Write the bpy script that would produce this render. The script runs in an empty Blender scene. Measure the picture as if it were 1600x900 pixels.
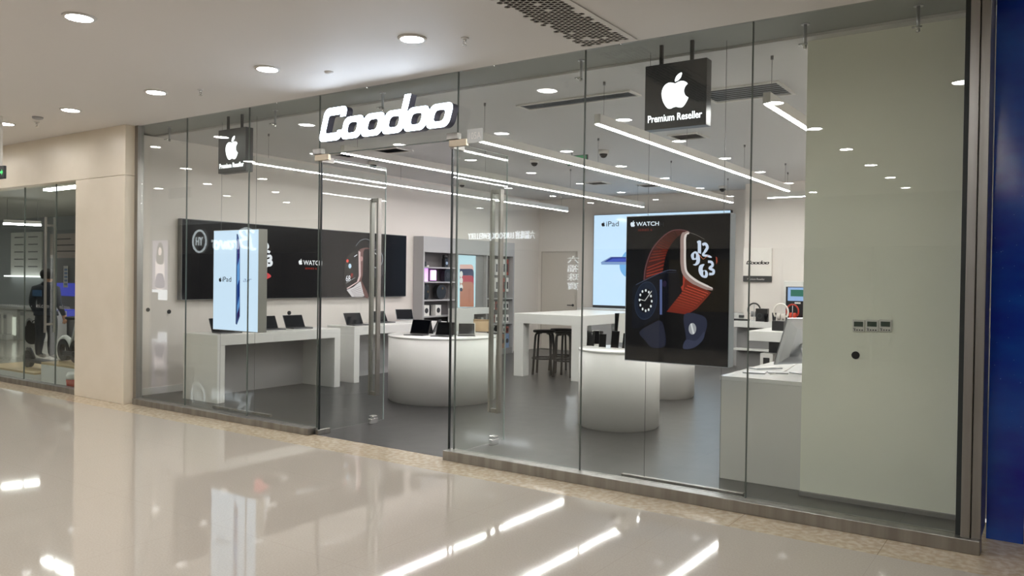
import bpy, math, random
from mathutils import Vector, Matrix
from mathutils.geometry import tessellate_polygon
random.seed(7)
S = bpy.context.scene
COL = S.collection

# ---------------------------------------------------------------- camera
CAM = Vector((4.45597, -5.54995, 1.6))
RX = Vector((0.8255165, 0.5642099, 0.0137729))       # camera right, in world axes
RD = Vector((0.0180404, -0.0019887, -0.9998353))     # camera down
RF = Vector((-0.5640896, 0.8256290, -0.0118202))     # camera forward
cd = bpy.data.cameras.new('camera'); cam = bpy.data.objects.new('camera', cd); COL.objects.link(cam)
cd.lens = 28.125; cd.sensor_width = 36; cd.clip_end = 200
m = Matrix((( RX.x, -RD.x, -RF.x, CAM.x), (RX.y, -RD.y, -RF.y, CAM.y), (RX.z, -RD.z, -RF.z, CAM.z), (0, 0, 0, 1)))
cam.matrix_world = m; S.camera = cam
# ---------------------------------------------------------------- world, exposure
w = bpy.data.worlds.new('world'); S.world = w; w.use_nodes = True
w.node_tree.nodes['Background'].inputs[0].default_value = (1, .95, .88, 1)
w.node_tree.nodes['Background'].inputs[1].default_value = 0.8
S.view_settings.view_transform = 'Standard'; S.view_settings.look = 'None'
S.view_settings.exposure = 0.0; S.view_settings.gamma = 1; S.view_settings.use_curve_mapping = False
L_DOWN = 116      # mall downlights
L_STRIP = 74     # shop strip lights

# ---------------------------------------------------------------- helpers
def ray(px, py): return RX * ((px - 800) / 1250) + RD * ((py - 450) / 1250) + RF
def PZ(px, py, h=0.0):
    d = ray(px, py); t = (h - CAM.z) / d.z; return CAM + d * t
def PY(px, py, y):
    d = ray(px, py); t = (y - CAM.y) / d.y; return CAM + d * t
def PX(px, py, x):
    d = ray(px, py); t = (x - CAM.x) / d.x; return CAM + d * t

MATS = {}
def mat(name, col, rough=.5, metal=0, emit=None, es=0, spec=.5, coat=0):
    if name in MATS: return MATS[name]
    M = bpy.data.materials.new(name); M.use_nodes = True
    b = M.node_tree.nodes['Principled BSDF']
    b.inputs['Base Color'].default_value = (*col, 1); b.inputs['Roughness'].default_value = rough
    b.inputs['Metallic'].default_value = metal; b.inputs['Specular IOR Level'].default_value = spec
    b.inputs['Coat Weight'].default_value = coat
    if emit: b.inputs['Emission Color'].default_value = (*emit, 1); b.inputs['Emission Strength'].default_value = es
    MATS[name] = M; return M
def lit(r, g, b, s=1.0):
    # a colour of a back-lit picture (sRGB 0..255)
    c = tuple(((v / 255) ** 2.2) for v in (r, g, b))
    return mat('backlit_%d_%d_%d_%g' % (r, g, b, s), tuple(v * .15 for v in c), .12, 0, c, s)
def sr(r, g, b): return tuple((v / 255) ** 2.2 for v in (r, g, b))
def noise_mat(name, c1, c2, scale, rough, detail=4, rough2=None, bump=0, lo=.35, hi=.65, tile=None, coat=0, stretch=None):
    M = mat(name, c1, rough, coat=coat); nt = M.node_tree; b = nt.nodes['Principled BSDF']
    tc = nt.nodes.new('ShaderNodeTexCoord'); mp = nt.nodes.new('ShaderNodeMapping')
    if stretch: mp.inputs['Scale'].default_value = stretch
    nt.links.new(tc.outputs['Object'], mp.inputs['Vector'])
    n = nt.nodes.new('ShaderNodeTexNoise'); n.inputs['Scale'].default_value = scale; n.inputs['Detail'].default_value = detail
    nt.links.new(mp.outputs[0], n.inputs['Vector'])
    r = nt.nodes.new('ShaderNodeValToRGB'); r.color_ramp.elements[0].position = lo; r.color_ramp.elements[1].position = hi
    r.color_ramp.elements[0].color = (*c1, 1); r.color_ramp.elements[1].color = (*c2, 1)
    nt.links.new(n.outputs['Fac'], r.inputs['Fac'])
    out = r.outputs['Color']
    if tile:                                  # (width, height, joint, joint colour)
        br = nt.nodes.new('ShaderNodeTexBrick'); br.offset = 0; br.inputs['Scale'].default_value = 1
        br.inputs['Brick Width'].default_value = tile[0]; br.inputs['Row Height'].default_value = tile[1]
        br.inputs['Mortar Size'].default_value = tile[2]; br.inputs['Mortar Smooth'].default_value = 0
        br.inputs['Mortar'].default_value = (*tile[3], 1)
        nt.links.new(tc.outputs['Object'], br.inputs['Vector'])
        nt.links.new(out, br.inputs['Color1']); nt.links.new(out, br.inputs['Color2']); out = br.outputs['Color']
    nt.links.new(out, b.inputs['Base Color'])
    if bump:
        bp = nt.nodes.new('ShaderNodeBump'); bp.inputs['Strength'].default_value = bump; bp.inputs['Distance'].default_value = .01
        n2 = nt.nodes.new('ShaderNodeTexNoise'); n2.inputs['Scale'].default_value = 2.2; n2.inputs['Detail'].default_value = 1
        nt.links.new(tc.outputs['Object'], n2.inputs['Vector'])
        nt.links.new(n2.outputs['Fac'], bp.inputs['Height']); nt.links.new(bp.outputs[0], b.inputs['Normal'])
    return M
def glass_mat(name, tint, refl=.04, haze=0.0, power=5):
    # clear architectural glass: see-through with a mirror share that grows at grazing angles
    if name in MATS: return MATS[name]
    M = bpy.data.materials.new(name); M.use_nodes = True; nt = M.node_tree; nt.nodes.clear()
    o = nt.nodes.new('ShaderNodeOutputMaterial'); mx = nt.nodes.new('ShaderNodeMixShader')
    t = nt.nodes.new('ShaderNodeBsdfTransparent'); t.inputs[0].default_value = (*tint, 1)
    g = nt.nodes.new('ShaderNodeBsdfGlossy'); g.inputs['Color'].default_value = (1, 1, 1, 1); g.inputs['Roughness'].default_value = 0
    geo = nt.nodes.new('ShaderNodeNewGeometry')
    dt = nt.nodes.new('ShaderNodeVectorMath'); dt.operation = 'DOT_PRODUCT'
    nt.links.new(geo.outputs['Normal'], dt.inputs[0]); nt.links.new(geo.outputs['Incoming'], dt.inputs[1])
    def mth(op, a, b=None):
        n = nt.nodes.new('ShaderNodeMath'); n.operation = op
        for i, v in enumerate((a, b)):
            if v is None: continue
            if isinstance(v, (int, float)): n.inputs[i].default_value = v
            else: nt.links.new(v, n.inputs[i])
        return n.outputs[0]
    f = mth('ABSOLUTE', dt.outputs['Value']); f = mth('SUBTRACT', 1.0, f); f = mth('POWER', f, power)
    f = mth('MULTIPLY', f, 1 - refl); f = mth('ADD', f, refl)
    nt.links.new(f, mx.inputs[0]); nt.links.new(t.outputs[0], mx.inputs[1]); nt.links.new(g.outputs[0], mx.inputs[2])
    nt.links.new(mx.outputs[0], o.inputs[0]); MATS[name] = M; return M

class MB:
    def __init__(s): s.v = []; s.f = []; s.m = []; s.sm = []
    def add(s, vs, fs, m=0, smooth=False):
        o = len(s.v); s.v += [tuple(v) for v in vs]
        for f in fs: s.f.append(tuple(i + o for i in f)); s.m.append(m); s.sm.append(smooth)
        return s
    def box(s, x0, x1, y0, y1, z0, z1, m=0):
        vs = [(x, y, z) for z in (z0, z1) for y in (y0, y1) for x in (x0, x1)]
        return s.add(vs, [(0, 2, 3, 1), (4, 5, 7, 6), (0, 1, 5, 4), (2, 6, 7, 3), (0, 4, 6, 2), (1, 3, 7, 5)], m)
    def obox(s, o, a, b, c, m=0):             # oriented box: corner o, edges a b c
        o, a, b, c = map(Vector, (o, a, b, c))
        vs = [o, o + a, o + b, o + a + b, o + c, o + a + c, o + b + c, o + a + b + c]
        return s.add(vs, [(0, 2, 3, 1), (4, 5, 7, 6), (0, 1, 5, 4), (2, 6, 7, 3), (0, 4, 6, 2), (1, 3, 7, 5)], m)
    def lathe(s, prof, cx=0, cy=0, z=0, n=24, m=0, smooth=True, ring=False):
        vs = []; fs = []
        for i in range(n):
            a = 2 * math.pi * i / n
            for r, h in prof: vs.append((cx + r * math.cos(a), cy + r * math.sin(a), z + h))
        k = len(prof)
        for i in range(n):
            for j in range(k - 1):
                fs.append((i * k + j, ((i + 1) % n) * k + j, ((i + 1) % n) * k + j + 1, i * k + j + 1))
        s.add(vs, fs, m, smooth)
        o = len(s.v) - len(vs)
        for j, fl in ((0, True), (k - 1, False)):
            if prof[j][0] > 1e-5 and prof[0] != prof[-1]:
                idx = [o + i * k + j for i in range(n)]
                if fl: idx.reverse()
                s.f.append(tuple(idx)); s.m.append(m); s.sm.append(False)
        return s
    def tube(s, pts, r, n=8, m=0, closed=False):
        pts = [Vector(p) for p in pts]; k = len(pts)
        rr = r if isinstance(r, (list, tuple)) else [r] * k
        vs = []; up = None
        for i, p in enumerate(pts):
            a = pts[(i - 1) % k] if (closed or i) else p; b = pts[(i + 1) % k] if (closed or i < k - 1) else p
            d = (b - a).normalized()
            if up is None:
                up = Vector((0, 0, 1)) if abs(d.z) < .9 else Vector((1, 0, 0))
            side = d.cross(up); 
            if side.length < 1e-4: side = d.cross(Vector((0, 1, 0)))
            side.normalize(); up = side.cross(d).normalized()
            for j in range(n):
                t = 2 * math.pi * j / n
                vs.append(p + (side * math.cos(t) + up * math.sin(t)) * rr[i])
        fs = []
        for i in range(k if closed else k - 1):
            for j in range(n):
                fs.append((i * n + j, i * n + (j + 1) % n, ((i + 1) % k) * n + (j + 1) % n, ((i + 1) % k) * n + j))
        if not closed:
            fs.append(tuple(range(n - 1, -1, -1))); fs.append(tuple(range((k - 1) * n, k * n)))
        return s.add(vs, fs, m, True)
    def plate(s, loops, o, ux, uy, depth, m=0, ms=None, mb_=None):
        # flat shape with holes; loops in 2D, first the outline; extruded from o by depth along ux x uy
        o, ux, uy = Vector(o), Vector(ux), Vector(uy); nn = ux.normalized().cross(uy.normalized())
        flat = [p for l in loops for p in l]; N = len(flat)
        tris = tessellate_polygon([[Vector((p[0], p[1], 0)) for p in l] for l in loops])
        base = [o + ux * p[0] + uy * p[1] for p in flat]
        vs = base + [b + nn * depth for b in base]
        ff = []
        for t in tris:
            a, b, c = [Vector(flat[i]) for i in t]
            if (b - a).cross(c - a) < 0: t = (t[0], t[2], t[1])
            ff.append(tuple(i + N for i in t))
        s.add(vs, ff, m); off = len(s.v) - len(vs)
        for t in ff: s.f.append(tuple(off + i - N for i in reversed(t))); s.m.append(m if mb_ is None else mb_); s.sm.append(False)
        i0 = 0
        for l in loops:
            n = len(l)
            for i in range(n):
                a = off + i0 + i; b = off + i0 + (i + 1) % n
                s.f.append((a, b, b + N, a + N)); s.m.append(m if ms is None else ms); s.sm.append(False)
            i0 += n
        return s
    def text(s, string, o, ux, uy, width=None, height=None, depth=.002, m=0, shear=0, bold=0, align='L', ms=None):
        c = bpy.data.curves.new('t', 'FONT'); c.body = string; c.size = 1; c.shear = shear; c.offset = bold; c.resolution_u = 3
        ob = bpy.data.objects.new('t', c); me = bpy.data.meshes.new_from_object(ob)
        if not me.vertices: return s
        xs = [v.co.x for v in me.vertices]; ys = [v.co.y for v in me.vertices]
        x0, x1, y0, y1 = min(xs), max(xs), min(ys), max(ys)
        k = (width / (x1 - x0)) if width else height / (y1 - y0)
        ky = (height / (y1 - y0)) if height else k
        o, ux, uy = Vector(o), Vector(ux).normalized(), Vector(uy).normalized(); nn = ux.cross(uy)
        sh = {'L': 0, 'C': -(x1 - x0) * k / 2}[align]
        pp = [o + ux * ((v.co.x - x0) * k + sh) + uy * ((v.co.y - y0) * ky) + nn * depth for v in me.vertices]
        fs = []
        for p in me.polygons:
            fs.append(tuple(p.vertices))
        s.add(pp, fs, m)
        if depth > .004:                      # side walls along boundary edges
            cnt = {}
            for f in fs:
                for i in range(len(f)):
                    a, b = f[i], f[(i + 1) % len(f)]; key = (min(a, b), max(a, b)); cnt.setdefault(key, []).append((a, b))
            vs = []; ff = []
            for key, l in cnt.items():
                if len(l) == 1:
                    a, b = l[0]; k0 = len(vs)
                    vs += [pp[a], pp[b], pp[b] - nn * depth, pp[a] - nn * depth]; ff.append((k0 + 3, k0 + 2, k0 + 1, k0))
            s.add(vs, ff, m if ms is None else ms)
        bpy.data.objects.remove(ob); bpy.data.curves.remove(c); bpy.data.meshes.remove(me)
        return s
    def build(s, name, mats, parent=None, world=False, bevel=0, seg=2, loc=None, rz=0):
        me = bpy.data.meshes.new(name); me.from_pydata(s.v, [], s.f)
        if not isinstance(mats, (list, tuple)): mats = [mats]
        for M in mats: me.materials.append(M)
        me.polygons.foreach_set('material_index', s.m); me.polygons.foreach_set('use_smooth', s.sm); me.update()
        ob = bpy.data.objects.new(name, me); COL.objects.link(ob)
        if parent:
            ob.parent = parent
            if world: ob.matrix_parent_inverse = wm(parent).inverted()
        if loc is not None: ob.location = loc; ob.rotation_euler.z = rz
        if bevel:
            b = ob.modifiers.new('bevel', 'BEVEL'); b.width = bevel; b.segments = seg; b.limit_method = 'ANGLE'; b.angle_limit = .7
            b.harden_normals = False
        return ob
def wm(o):
    M = o.matrix_basis.copy()
    if o.parent: M = wm(o.parent) @ o.matrix_parent_inverse @ M
    return M
def tag(o, label, cat, group=None, kind=None):
    if label: o['label'] = label
    if cat: o['category'] = cat
    if group: o['group'] = group
    if kind: o['kind'] = kind
    return o
def struct(o): o['kind'] = 'structure'; return o
def thing(name, label, cat, loc=(0, 0, 0), rz=0, group=None):
    o = bpy.data.objects.new(name, None); COL.objects.link(o); o.empty_display_size = .1
    o.location = loc; o.rotation_euler = (0, 0, rz)
    return tag(o, label, cat, group)
def kids(o): return [c for c in COL.objects if c.parent == o]
def dup(root, loc, rz=None, label=None, group=None, scale=None):
    r = root.copy(); COL.objects.link(r); r.location = loc
    if rz is not None: r.rotation_euler = (0, 0, rz)
    if label: r['label'] = label
    if group: r['group'] = group
    if scale: r.scale = scale if not isinstance(scale, (int, float)) else (scale,) * 3
    for ch in kids(root):
        c = ch.copy(); COL.objects.link(c); c.parent = r
        for g in kids(ch):
            d = g.copy(); COL.objects.link(d); d.parent = c
    return r
def rrect(w, h, r, n=6, cx=0, cy=0, shear=0):
    pts = []
    for (sx, sy, a0) in ((1, -1, -90), (1, 1, 0), (-1, 1, 90), (-1, -1, 180)):
        for i in range(n + 1):
            a = math.radians(a0 + 90 * i / n)
            x = sx * (w / 2 - r) + r * math.cos(a); y = sy * (h / 2 - r) + r * math.sin(a)
            pts.append((cx + x + shear * (cy + y), cy + y))
    return pts
def circ(cx, cy, r, n=20, ry=None, rot=0):
    ry = r if ry is None else ry
    return [(cx + r * math.cos(t) * math.cos(rot) - ry * math.sin(t) * math.sin(rot), cy + r * math.cos(t) * math.sin(rot) + ry * math.sin(t) * math.cos(rot)) for t in [2 * math.pi * i / n for i in range(n)]]
def bez(p0, p1, p2, p3, n=6):
    return [tuple(((1 - t) ** 3 * a + 3 * (1 - t) ** 2 * t * b + 3 * (1 - t) * t * t * c + t ** 3 * d) for a, b, c, d in zip(p0, p1, p2, p3)) for t in [(i + 1) / n for i in range(n)]]
def relpath(start, segs, n=6):
    pts = [start]; p = start
    for sg in segs:
        q = [(p[0] + sg[i], p[1] + sg[i + 1]) for i in (0, 2, 4)]
        pts += bez(p, q[0], q[1], q[2], n); p = q[2]
    return pts
_fruit = relpath((12.152, 6.896), [(-.948, 0, -2.415, -1.078, -3.96, -1.04), (-2.04, .027, -3.91, 1.183, -4.961, 3.014), (-2.117, 3.675, -.546, 9.103, 1.519, 12.09), (1.013, 1.454, 2.208, 3.09, 3.792, 3.039), (1.52, -.065, 2.09, -.987, 3.935, -.987), (1.831, 0, 2.35, .987, 3.96, .948), (1.637, -.026, 2.676, -1.48, 3.676, -2.948), (1.156, -1.688, 1.636, -3.325, 1.662, -3.415), (-.039, -.013, -3.182, -1.221, -3.22, -4.857), (-.026, -3.04, 2.48, -4.494, 2.597, -4.559), (-1.429, -2.09, -3.623, -2.324, -4.39, -2.376), (-2, -.156, -3.675, 1.09, -4.61, 1.09)])[:-1]
_leaf = relpath((15.53, 3.83), [(.843, -1.012, 1.4, -2.427, 1.245, -3.83), (-1.207, .052, -2.662, .805, -3.532, 1.818), (-.78, .896, -1.454, 2.338, -1.273, 3.714), (1.338, .104, 2.715, -.688, 3.559, -1.701)])[:-1]
def logo(mb, cx_o, ux, uy, h, depth=.002, m=0, wk=1.0):
    # the bitten fruit mark, h tall, centred on cx_o
    k = h / 24
    for l in (_fruit, _leaf):
        mb.plate([[((x - 12) * k * wk, (12 - y) * k) for x, y in reversed(l)]], cx_o, ux, uy, depth, m)

EX, EY, EZ = Vector((1, 0, 0)), Vector((0, 1, 0)), Vector((0, 0, 1))
# ---------------------------------------------------------------- materials
M_white = mat('white_paint', sr(222, 219, 214), .55)
M_wallw = mat('shop_wall_paint', sr(225, 217, 210), .6)
M_lam = mat('white_laminate', sr(226, 224, 220), .28)
M_mceil = mat('mall_ceiling_paint', sr(222, 218, 214), .6)
M_sceil = mat('shop_ceiling_paint', sr(205, 203, 202), .6)
M_beige = noise_mat('beige_stone_cladding', sr(226, 215, 196), sr(221, 210, 190), 2.5, .35)
M_steel = noise_mat('brushed_steel', sr(172, 170, 166), sr(150, 147, 142), 12, .38, stretch=(1, 1, .05)); M_steel.node_tree.nodes['Principled BSDF'].inputs['Metallic'].default_value = 1
M_chrome = mat('chrome', (.75, .75, .74), .12, 1)
M_dark = mat('black_plastic', sr(30, 30, 32), .35)
M_blackgl = mat('black_glass', sr(14, 15, 18), .1, spec=.18)
M_dgrey = mat('dark_grey_metal', sr(62, 62, 64), .4, .3)
M_grey = mat('grey_laminate', sr(128, 126, 126), .5)
M_lgrey = mat('light_grey_laminate', sr(168, 166, 166), .5)
M_alu = mat('aluminium', sr(190, 192, 196), .3, .9)
M_sil = mat('silicone_joint', sr(92, 100, 95), .4)
M_edge = mat('glass_edge', sr(70, 86, 80), .2)
M_glass = glass_mat('shop_glass', (.952, .97, .952), .045)
M_gdoor = glass_mat('door_glass', (.945, .962, .95), .035)
M_gmi = glass_mat('neighbour_glass', (.88, .92, .91), .06)
M_led = mat('led_diffuser', (1, 1, 1), .5, 0, (1, .985, .975), L_DOWN)
M_strip = mat('strip_diffuser', (1, 1, 1), .5, 0, (1, .985, .98), L_STRIP)
M_signw = mat('lit_sign_face', (1, 1, 1), .4, 0, (.72, .84, 1), 11)
M_signw2 = mat('lit_sign_white', (1, 1, 1), .4, 0, (.93, .96, 1), 2.5)

# ================================================================ STRUCTURE
ZC = 3.41
M_floor = noise_mat('polished_mall_tile', sr(193, 184, 172), sr(183, 174, 162), 90, .045, bump=.02, tile=(1.2, 1.2, .0015, sr(176, 167, 155)), lo=.3, hi=.7)
M_floor.node_tree.nodes['Principled BSDF'].inputs['Specular IOR Level'].default_value = .75
M_band = noise_mat('beige_terrazzo', sr(182, 164, 138), sr(206, 192, 168), 22, .14, detail=6, lo=.4, hi=.62, tile=(.9, .9, .002, sr(140, 122, 98)))
M_sfloor = noise_mat('charcoal_tile', sr(58, 57, 57), sr(68, 67, 66), 6, .3, tile=(.9, .9, .004, sr(48, 46, 46)))
M_mifl = noise_mat('neighbour_floor_tile', sr(190, 184, 170), sr(182, 176, 162), 20, .12)
struct(MB().box(-32, 12, -13, -.44, -.1, 0).build('floor', M_floor))
struct(MB().box(-32, 4.02, -.44, -.02, -.1, 0).box(4.02, 12, -.44, .7, -.1, .0).build('floor_border', M_band))
struct(MB().box(-5.6, 4.02, -.02, 10.2, -.1, 0).build('floor_shop', M_sfloor))
struct(MB().box(-28, -5.6, -.02, 7, -.1, 0).build('floor_neighbour', M_mifl))
struct(MB().box(-32, 12, -13, -.02, ZC, ZC + .1).build('ceiling', M_mceil))
struct(MB().box(-5.6, 4.3, .55, 10.2, ZC, ZC + .1).build('ceiling_shop', M_sceil))
struct(MB().box(-5.6, 4.3, -.02, .55, ZC + .02, ZC + .1).build('ceiling_recess', mat('recess_grey', sr(150, 152, 148), .7)))  # ceiling band by the glass, greyer than the shop ceiling
# shop walls
struct(MB().box(-5.6, -5.45, .03, 10.2, 0, ZC).build('wall_left', M_wallw))
struct(MB().box(-5.45, -.36, 10.02, 10.2, 0, ZC).build('wall_back', M_wallw))
struct(MB().box(-.36, 4.3, 9.1, 10.2, 0, ZC).build('wall_back_right', M_wallw))
struct(MB().box(4.05, 4.3, .8, 9.1, 0, ZC).build('wall_right', M_wallw))
struct(MB().box(2.87, 4.03, .66, .74, 0.012, ZC).build('wall_front_partition', mat('partition_paint', sr(250, 250, 236), .5)))
struct(MB().box(2.87, 3.98, .64, .66, 0, .012).box(2.87,3.98,.63,.66,.0,.03).build('baseboard_front', M_grey))
struct(MB().box(-5.45, -5.435, .03, 5.9, 0, .09).build('baseboard_left', M_lam))
# steel framing around the shop front
t = thing('steel_sill', 'long brushed steel sill rail under the glass right of the entrance', 'sill', (2, 0, 0))
MB().box(.02, 4.10, -.1, .03, 0, .085).build('rail', M_steel, t, True, .004)
t = thing('steel_sill', 'brushed steel sill rail under the glass left of the entrance', 'sill', (-3.3, 0, 0))
MB().box(-4.87, -1.72, -.1, .03, 0, .07).build('rail', M_steel, t, True, .004)
t = thing('steel_corner_post', 'tall brushed steel corner post between the glass and the blue panel', 'post', (4.05, 0, 0))
MB().box(3.995, 4.045, -.07, .06, .085, ZC).build('front_face', M_steel, t, True, .003)
MB().box(4.05, 4.10, -.06, .31, .085, ZC).build('side_face', M_steel, t, True, .003)
MB().box(3.965, 3.992, -.03, .03, .085, ZC).build('gasket', mat('gasket', sr(40, 46, 46), .5), t, True)
t = thing('steel_jamb', 'narrow steel jamb beside the beige pillar', 'jamb', (-4.96, 0, 0))
MB().box(-4.938, -4.872, -.05, .03, 0, ZC).build('profile', M_steel, t, True, .003)

# glass panes of the shop front
xs = [-4.95, -4.16, -3.1, -1.70]
def joint_x(px, py): return PY(px, py, 0).x
edges_l = [-4.868, joint_x(291, 400), joint_x(388, 400), -1.70]
edges_r = [.07, 1.34, 2.67, 3.965]
n = 0
def pane(x0, x1, z0, z1, joint=True):
    global n; n += 1
    g = struct(MB().box(x0 + .004, x1 - .004, -.006, .006, z0, z1).build('window_%d' % n, M_glass))
    if joint:
        MB().box(x1 - .004, x1 + .004, -.0068, .0068, z0, z1).build('silicone_joint', M_sil, g)
    return g
for a, b in zip(edges_l[:-1], edges_l[1:]): pane(a, b, .07, ZC)
for a, b in zip(edges_r[:-1], edges_r[1:]): pane(a, b, .085, ZC, b < 3.9)
g = pane(-1.695, .065, 2.82, ZC)
MB().box(-1.695, .065, -.0065, .0065, 2.812, 2.82).build('silicone_joint', M_sil, g)
MB().box(.06, .07, -.0075, .0075, .085, 2.82).build('silicone_joint', M_sil, g)

# glass door leaves standing open into the shop
def leaf(k, x, ylen, hy):
    d = struct(MB().box(x - .006, x + .006, .02, ylen, .025, 2.79).build('door_%d' % k, M_gdoor))
    MB().box(x - .0075, x + .0075, .004, .02, .025, 2.79).build('pivot_edge', mat('pivot_edge', sr(30, 38, 38), .3), d)
    MB().box(x - .0065, x + .0065, ylen, ylen + .004, .025, 2.79).box(x - .0065, x + .0065, .02, ylen, 2.79, 2.794).build('polished_edge', mat('polished_edge', sr(200, 215, 212), .1, 0, spec=1), d)
    h = MB()
    for s in (-1, 1):
        h.box(x + s * .05 - .012, x + s * .05 + .012, hy - .028, hy + .028, .31, 2.45)
    for z in (.31, 2.41): h.box(x - .05, x + .05, hy - .02, hy + .02, z, z + .04)
    h.build('door_handle', M_steel, d, False, .003)
    l = MB().box(x - .022, x + .022, hy - .06, hy + .05, .0, .06).box(x - .03, x + .03, hy - .04, hy + .03, .06, .09)
    l.build('floor_lock', M_chrome, d, False, .006)
    MB().box(x - .02, x + .02, -.02, .15, 0.0, .05).build('floor_pivot', M_steel, d, False, .003)
    MB().box(x - .02, x + .02, .0, .16, 2.74, 2.80).build('top_pivot', M_steel, d, False, .003)
    return d
leaf(1, -1.68, .94, .79); d2 = leaf(2, -.0, .86, .70)
c = MB(); c.plate([circ(0, 0, .03, 20)], (.014, .69, 1.12), EY, EZ, .012); c.build('black_knob', M_dark, d2)
for (x, lab) in ((-1.70, 'steel patch fitting at the top left corner of the entrance'), (.03, 'steel patch fitting at the top right corner of the entrance')):
    t = thing('patch_fitting', lab, 'fitting', (x, 0, 2.8))
    MB().box(x - .07, x + .05, -.03, .03, 2.82, 2.875).build('clamp_plate', M_steel, t, True, .003)
    MB().box(x - .05, x + .14, -.02, .02, 2.755, 2.815).build('pivot_plate', mat('brass_steel', sr(190, 178, 158), .3, .8), t, True, .003)
# beige pillar and fascia of the neighbour
zf = 2.8
t = thing('beige_pillar', 'wide beige stone clad pillar between the two shop fronts', 'pillar', (-5.5, 0, 0)); t['kind'] = 'structure'
MB().box(-6.1, -4.94, -.17, .03, 0, zf - .004).build('shaft', M_beige, t, True, .004)
MB().box(-9.4, -4.94, -.17, .03, zf, ZC).box(-28, -9.404, -.17, .03, zf, ZC).build('fascia', M_beige, t, True, .004)

# ================================================================ MALL: CEILING FITTINGS
def downlight_proto():
    t = thing('downlight', 'x', 'downlight', (0, 0, ZC))
    MB().lathe([(.088, -.012), (.106, -.012), (.112, 0), (.088, 0), (.088, -.012)], n=28).build('trim_ring', M_white, t)
    MB().lathe([(0, -.006), (.088, -.006), (.088, -.002), (0, -.002)], n=28, smooth=False).build('diffuser', M_led, t)
    return t
XS = [7.1, 5.42, 3.72, 2.06, .38, -1.3, -3.0, -4.65, -6.2, -7.9, -9.6, -11.3]
vis = {(-1.3, -2.6): 'large round recessed downlight at the top left corner, nearest to the viewer',
       (.38, -.97): 'round recessed downlight above the lit letter sign, closest to the perforated ceiling grille',
       (-1.3, -.97): 'round recessed downlight in the mall ceiling left of the lit letter sign',
       (-3.0, -.97): 'round recessed downlight above the left square logo sign',
       (-4.65, -.97): 'round recessed downlight above the beige pillar top',
       (-6.2, -.97): 'round recessed downlight farthest left, above the hanging exit sign'}
proto = None
for y in (-.97, -2.6, -4.2, -5.9, -7.6, -9.3, -11.0):
    for x in XS:
        if y > -1 and x > .5: continue
        if y < -5 and x in (7.1, 5.42) : continue
        lab = vis.get((x, y), 'round recessed downlight in the mall ceiling seen only as a reflection in the glass')
        if proto is None: proto = downlight_proto(); o = proto; o.location = (x, y, ZC); o['label'] = lab
        else: o = dup(proto, (x, y, ZC), None, lab)
        o['group'] = 'downlights in the mall ceiling' if (x, y) in vis else 'reflected downlights in the mall ceiling'

# perforated grille
t = thing('ceiling_grille', 'white ceiling grille perforated with dark hexagonal holes', 'grille', (1.57, -.9, ZC))
x0, x1, y0, y1 = 1.36, 1.80, -2.2, -.10
MB().box(x0, x1, y0, y1, ZC - .002, ZC - .0005).build('backing', mat('grille_shade', sr(42, 34, 30), .9), t, True)  # dark sheet coloured as the shade in the recess above the holes
loops = [[(x0 - .015, y0), (x1 + .015, y0), (x1 + .015, y1 + .03), (x0 - .015, y1 + .03)]]
r = .0235; hx = .0215 * 1.5 * 1.2; hy = .0235 * 1.732 * 1.1; i = 0; x = x0 + .04
while x < x1 - .03:
    y = y0 + .04 + (hy / 2 if i % 2 else 0)
    while y < y1 - .02:
        edge = min(x - x0, x1 - x)
        skip = random.random() < (.45 if edge < .07 else .05)
        if not skip: loops.append([(x + r * math.cos(math.radians(60 * q)), y + r * math.sin(math.radians(60 * q))) for q in range(6)][::-1])
        y += hy
    x += hx; i += 1
MB().plate(loops, (0, 0, ZC - .008), EX, EY, .005).build('perforated_plate', M_mceil, t, True)

def sprinkler(loc, lab, grp, pipe=.0, side=False):
    t = thing('sprinkler_head', lab, 'sprinkler', loc, group=grp)
    b = MB()
    z = 0
    if pipe: b.lathe([(.012, 0), (.012, -pipe)], n=10); b.lathe([(.03, 0), (.03, -.006)], n=16); z = -pipe
    else: b.lathe([(.03, 0), (.028, -.006)], n=16)
    b.build('escutcheon', M_white if not pipe else M_alu, t)
    c = MB(); c.lathe([(.014, z), (.014, z - .02), (.008, z - .022), (.008, z - .026)], n=10)
    if not side:
        for s in (-1, 1): c.tube([(s * .012, 0, z - .02), (s * .016, 0, z - .035), (0, 0, z - .052)], .003, 6)
        c.lathe([(.018, z - .054), (.018, z - .057)], n=12)
    else:
        c.tube([(0, 0, z), (0, -.035, z - .01), (.0, -.05, z - .005)], .009, 8)
        c.tube([(-.03, -.05, z - .004), (.03, -.05, z - .004)], .006, 6)
    c.build('spray_head', M_chrome, t)
sprinkler((.72, -.76, ZC), 'small pendant sprinkler in the mall ceiling beside the perforated grille', 'mall sprinklers')
sprinkler((-2.53, -.79, ZC), 'small pendant sprinkler in the mall ceiling above the left square logo sign', 'mall sprinklers')
sprinkler((-5.76, -.81, ZC), 'small pendant sprinkler in the mall ceiling near the exit sign', 'mall sprinklers')
for px, py, wh in ((265, 215, 'leftmost, above the pale left wall'), (430, 188, 'right of the left square logo sign'), (598, 168, 'behind the lit letter sign'), (908, 116, 'below the perforated grille'), (1258, 57, 'at the left edge of the pale partition'), (1435, 24, 'rightmost, over the pale partition')):
    p = PY(px, py, .3); p.z = ZC + .02
    sprinkler(tuple(p), 'sidewall sprinkler behind the glass, ' + wh, 'window sprinklers', .15, True)
t = thing('smoke_detector', 'flat round white detector on the mall ceiling above the beige fascia', 'detector', tuple(PZ(59, 183, ZC)))
MB().lathe([(.06, 0), (.055, -.02), (.03, -.03), (0, -.03)], n=24).build('housing', M_lgrey, t)
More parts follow.
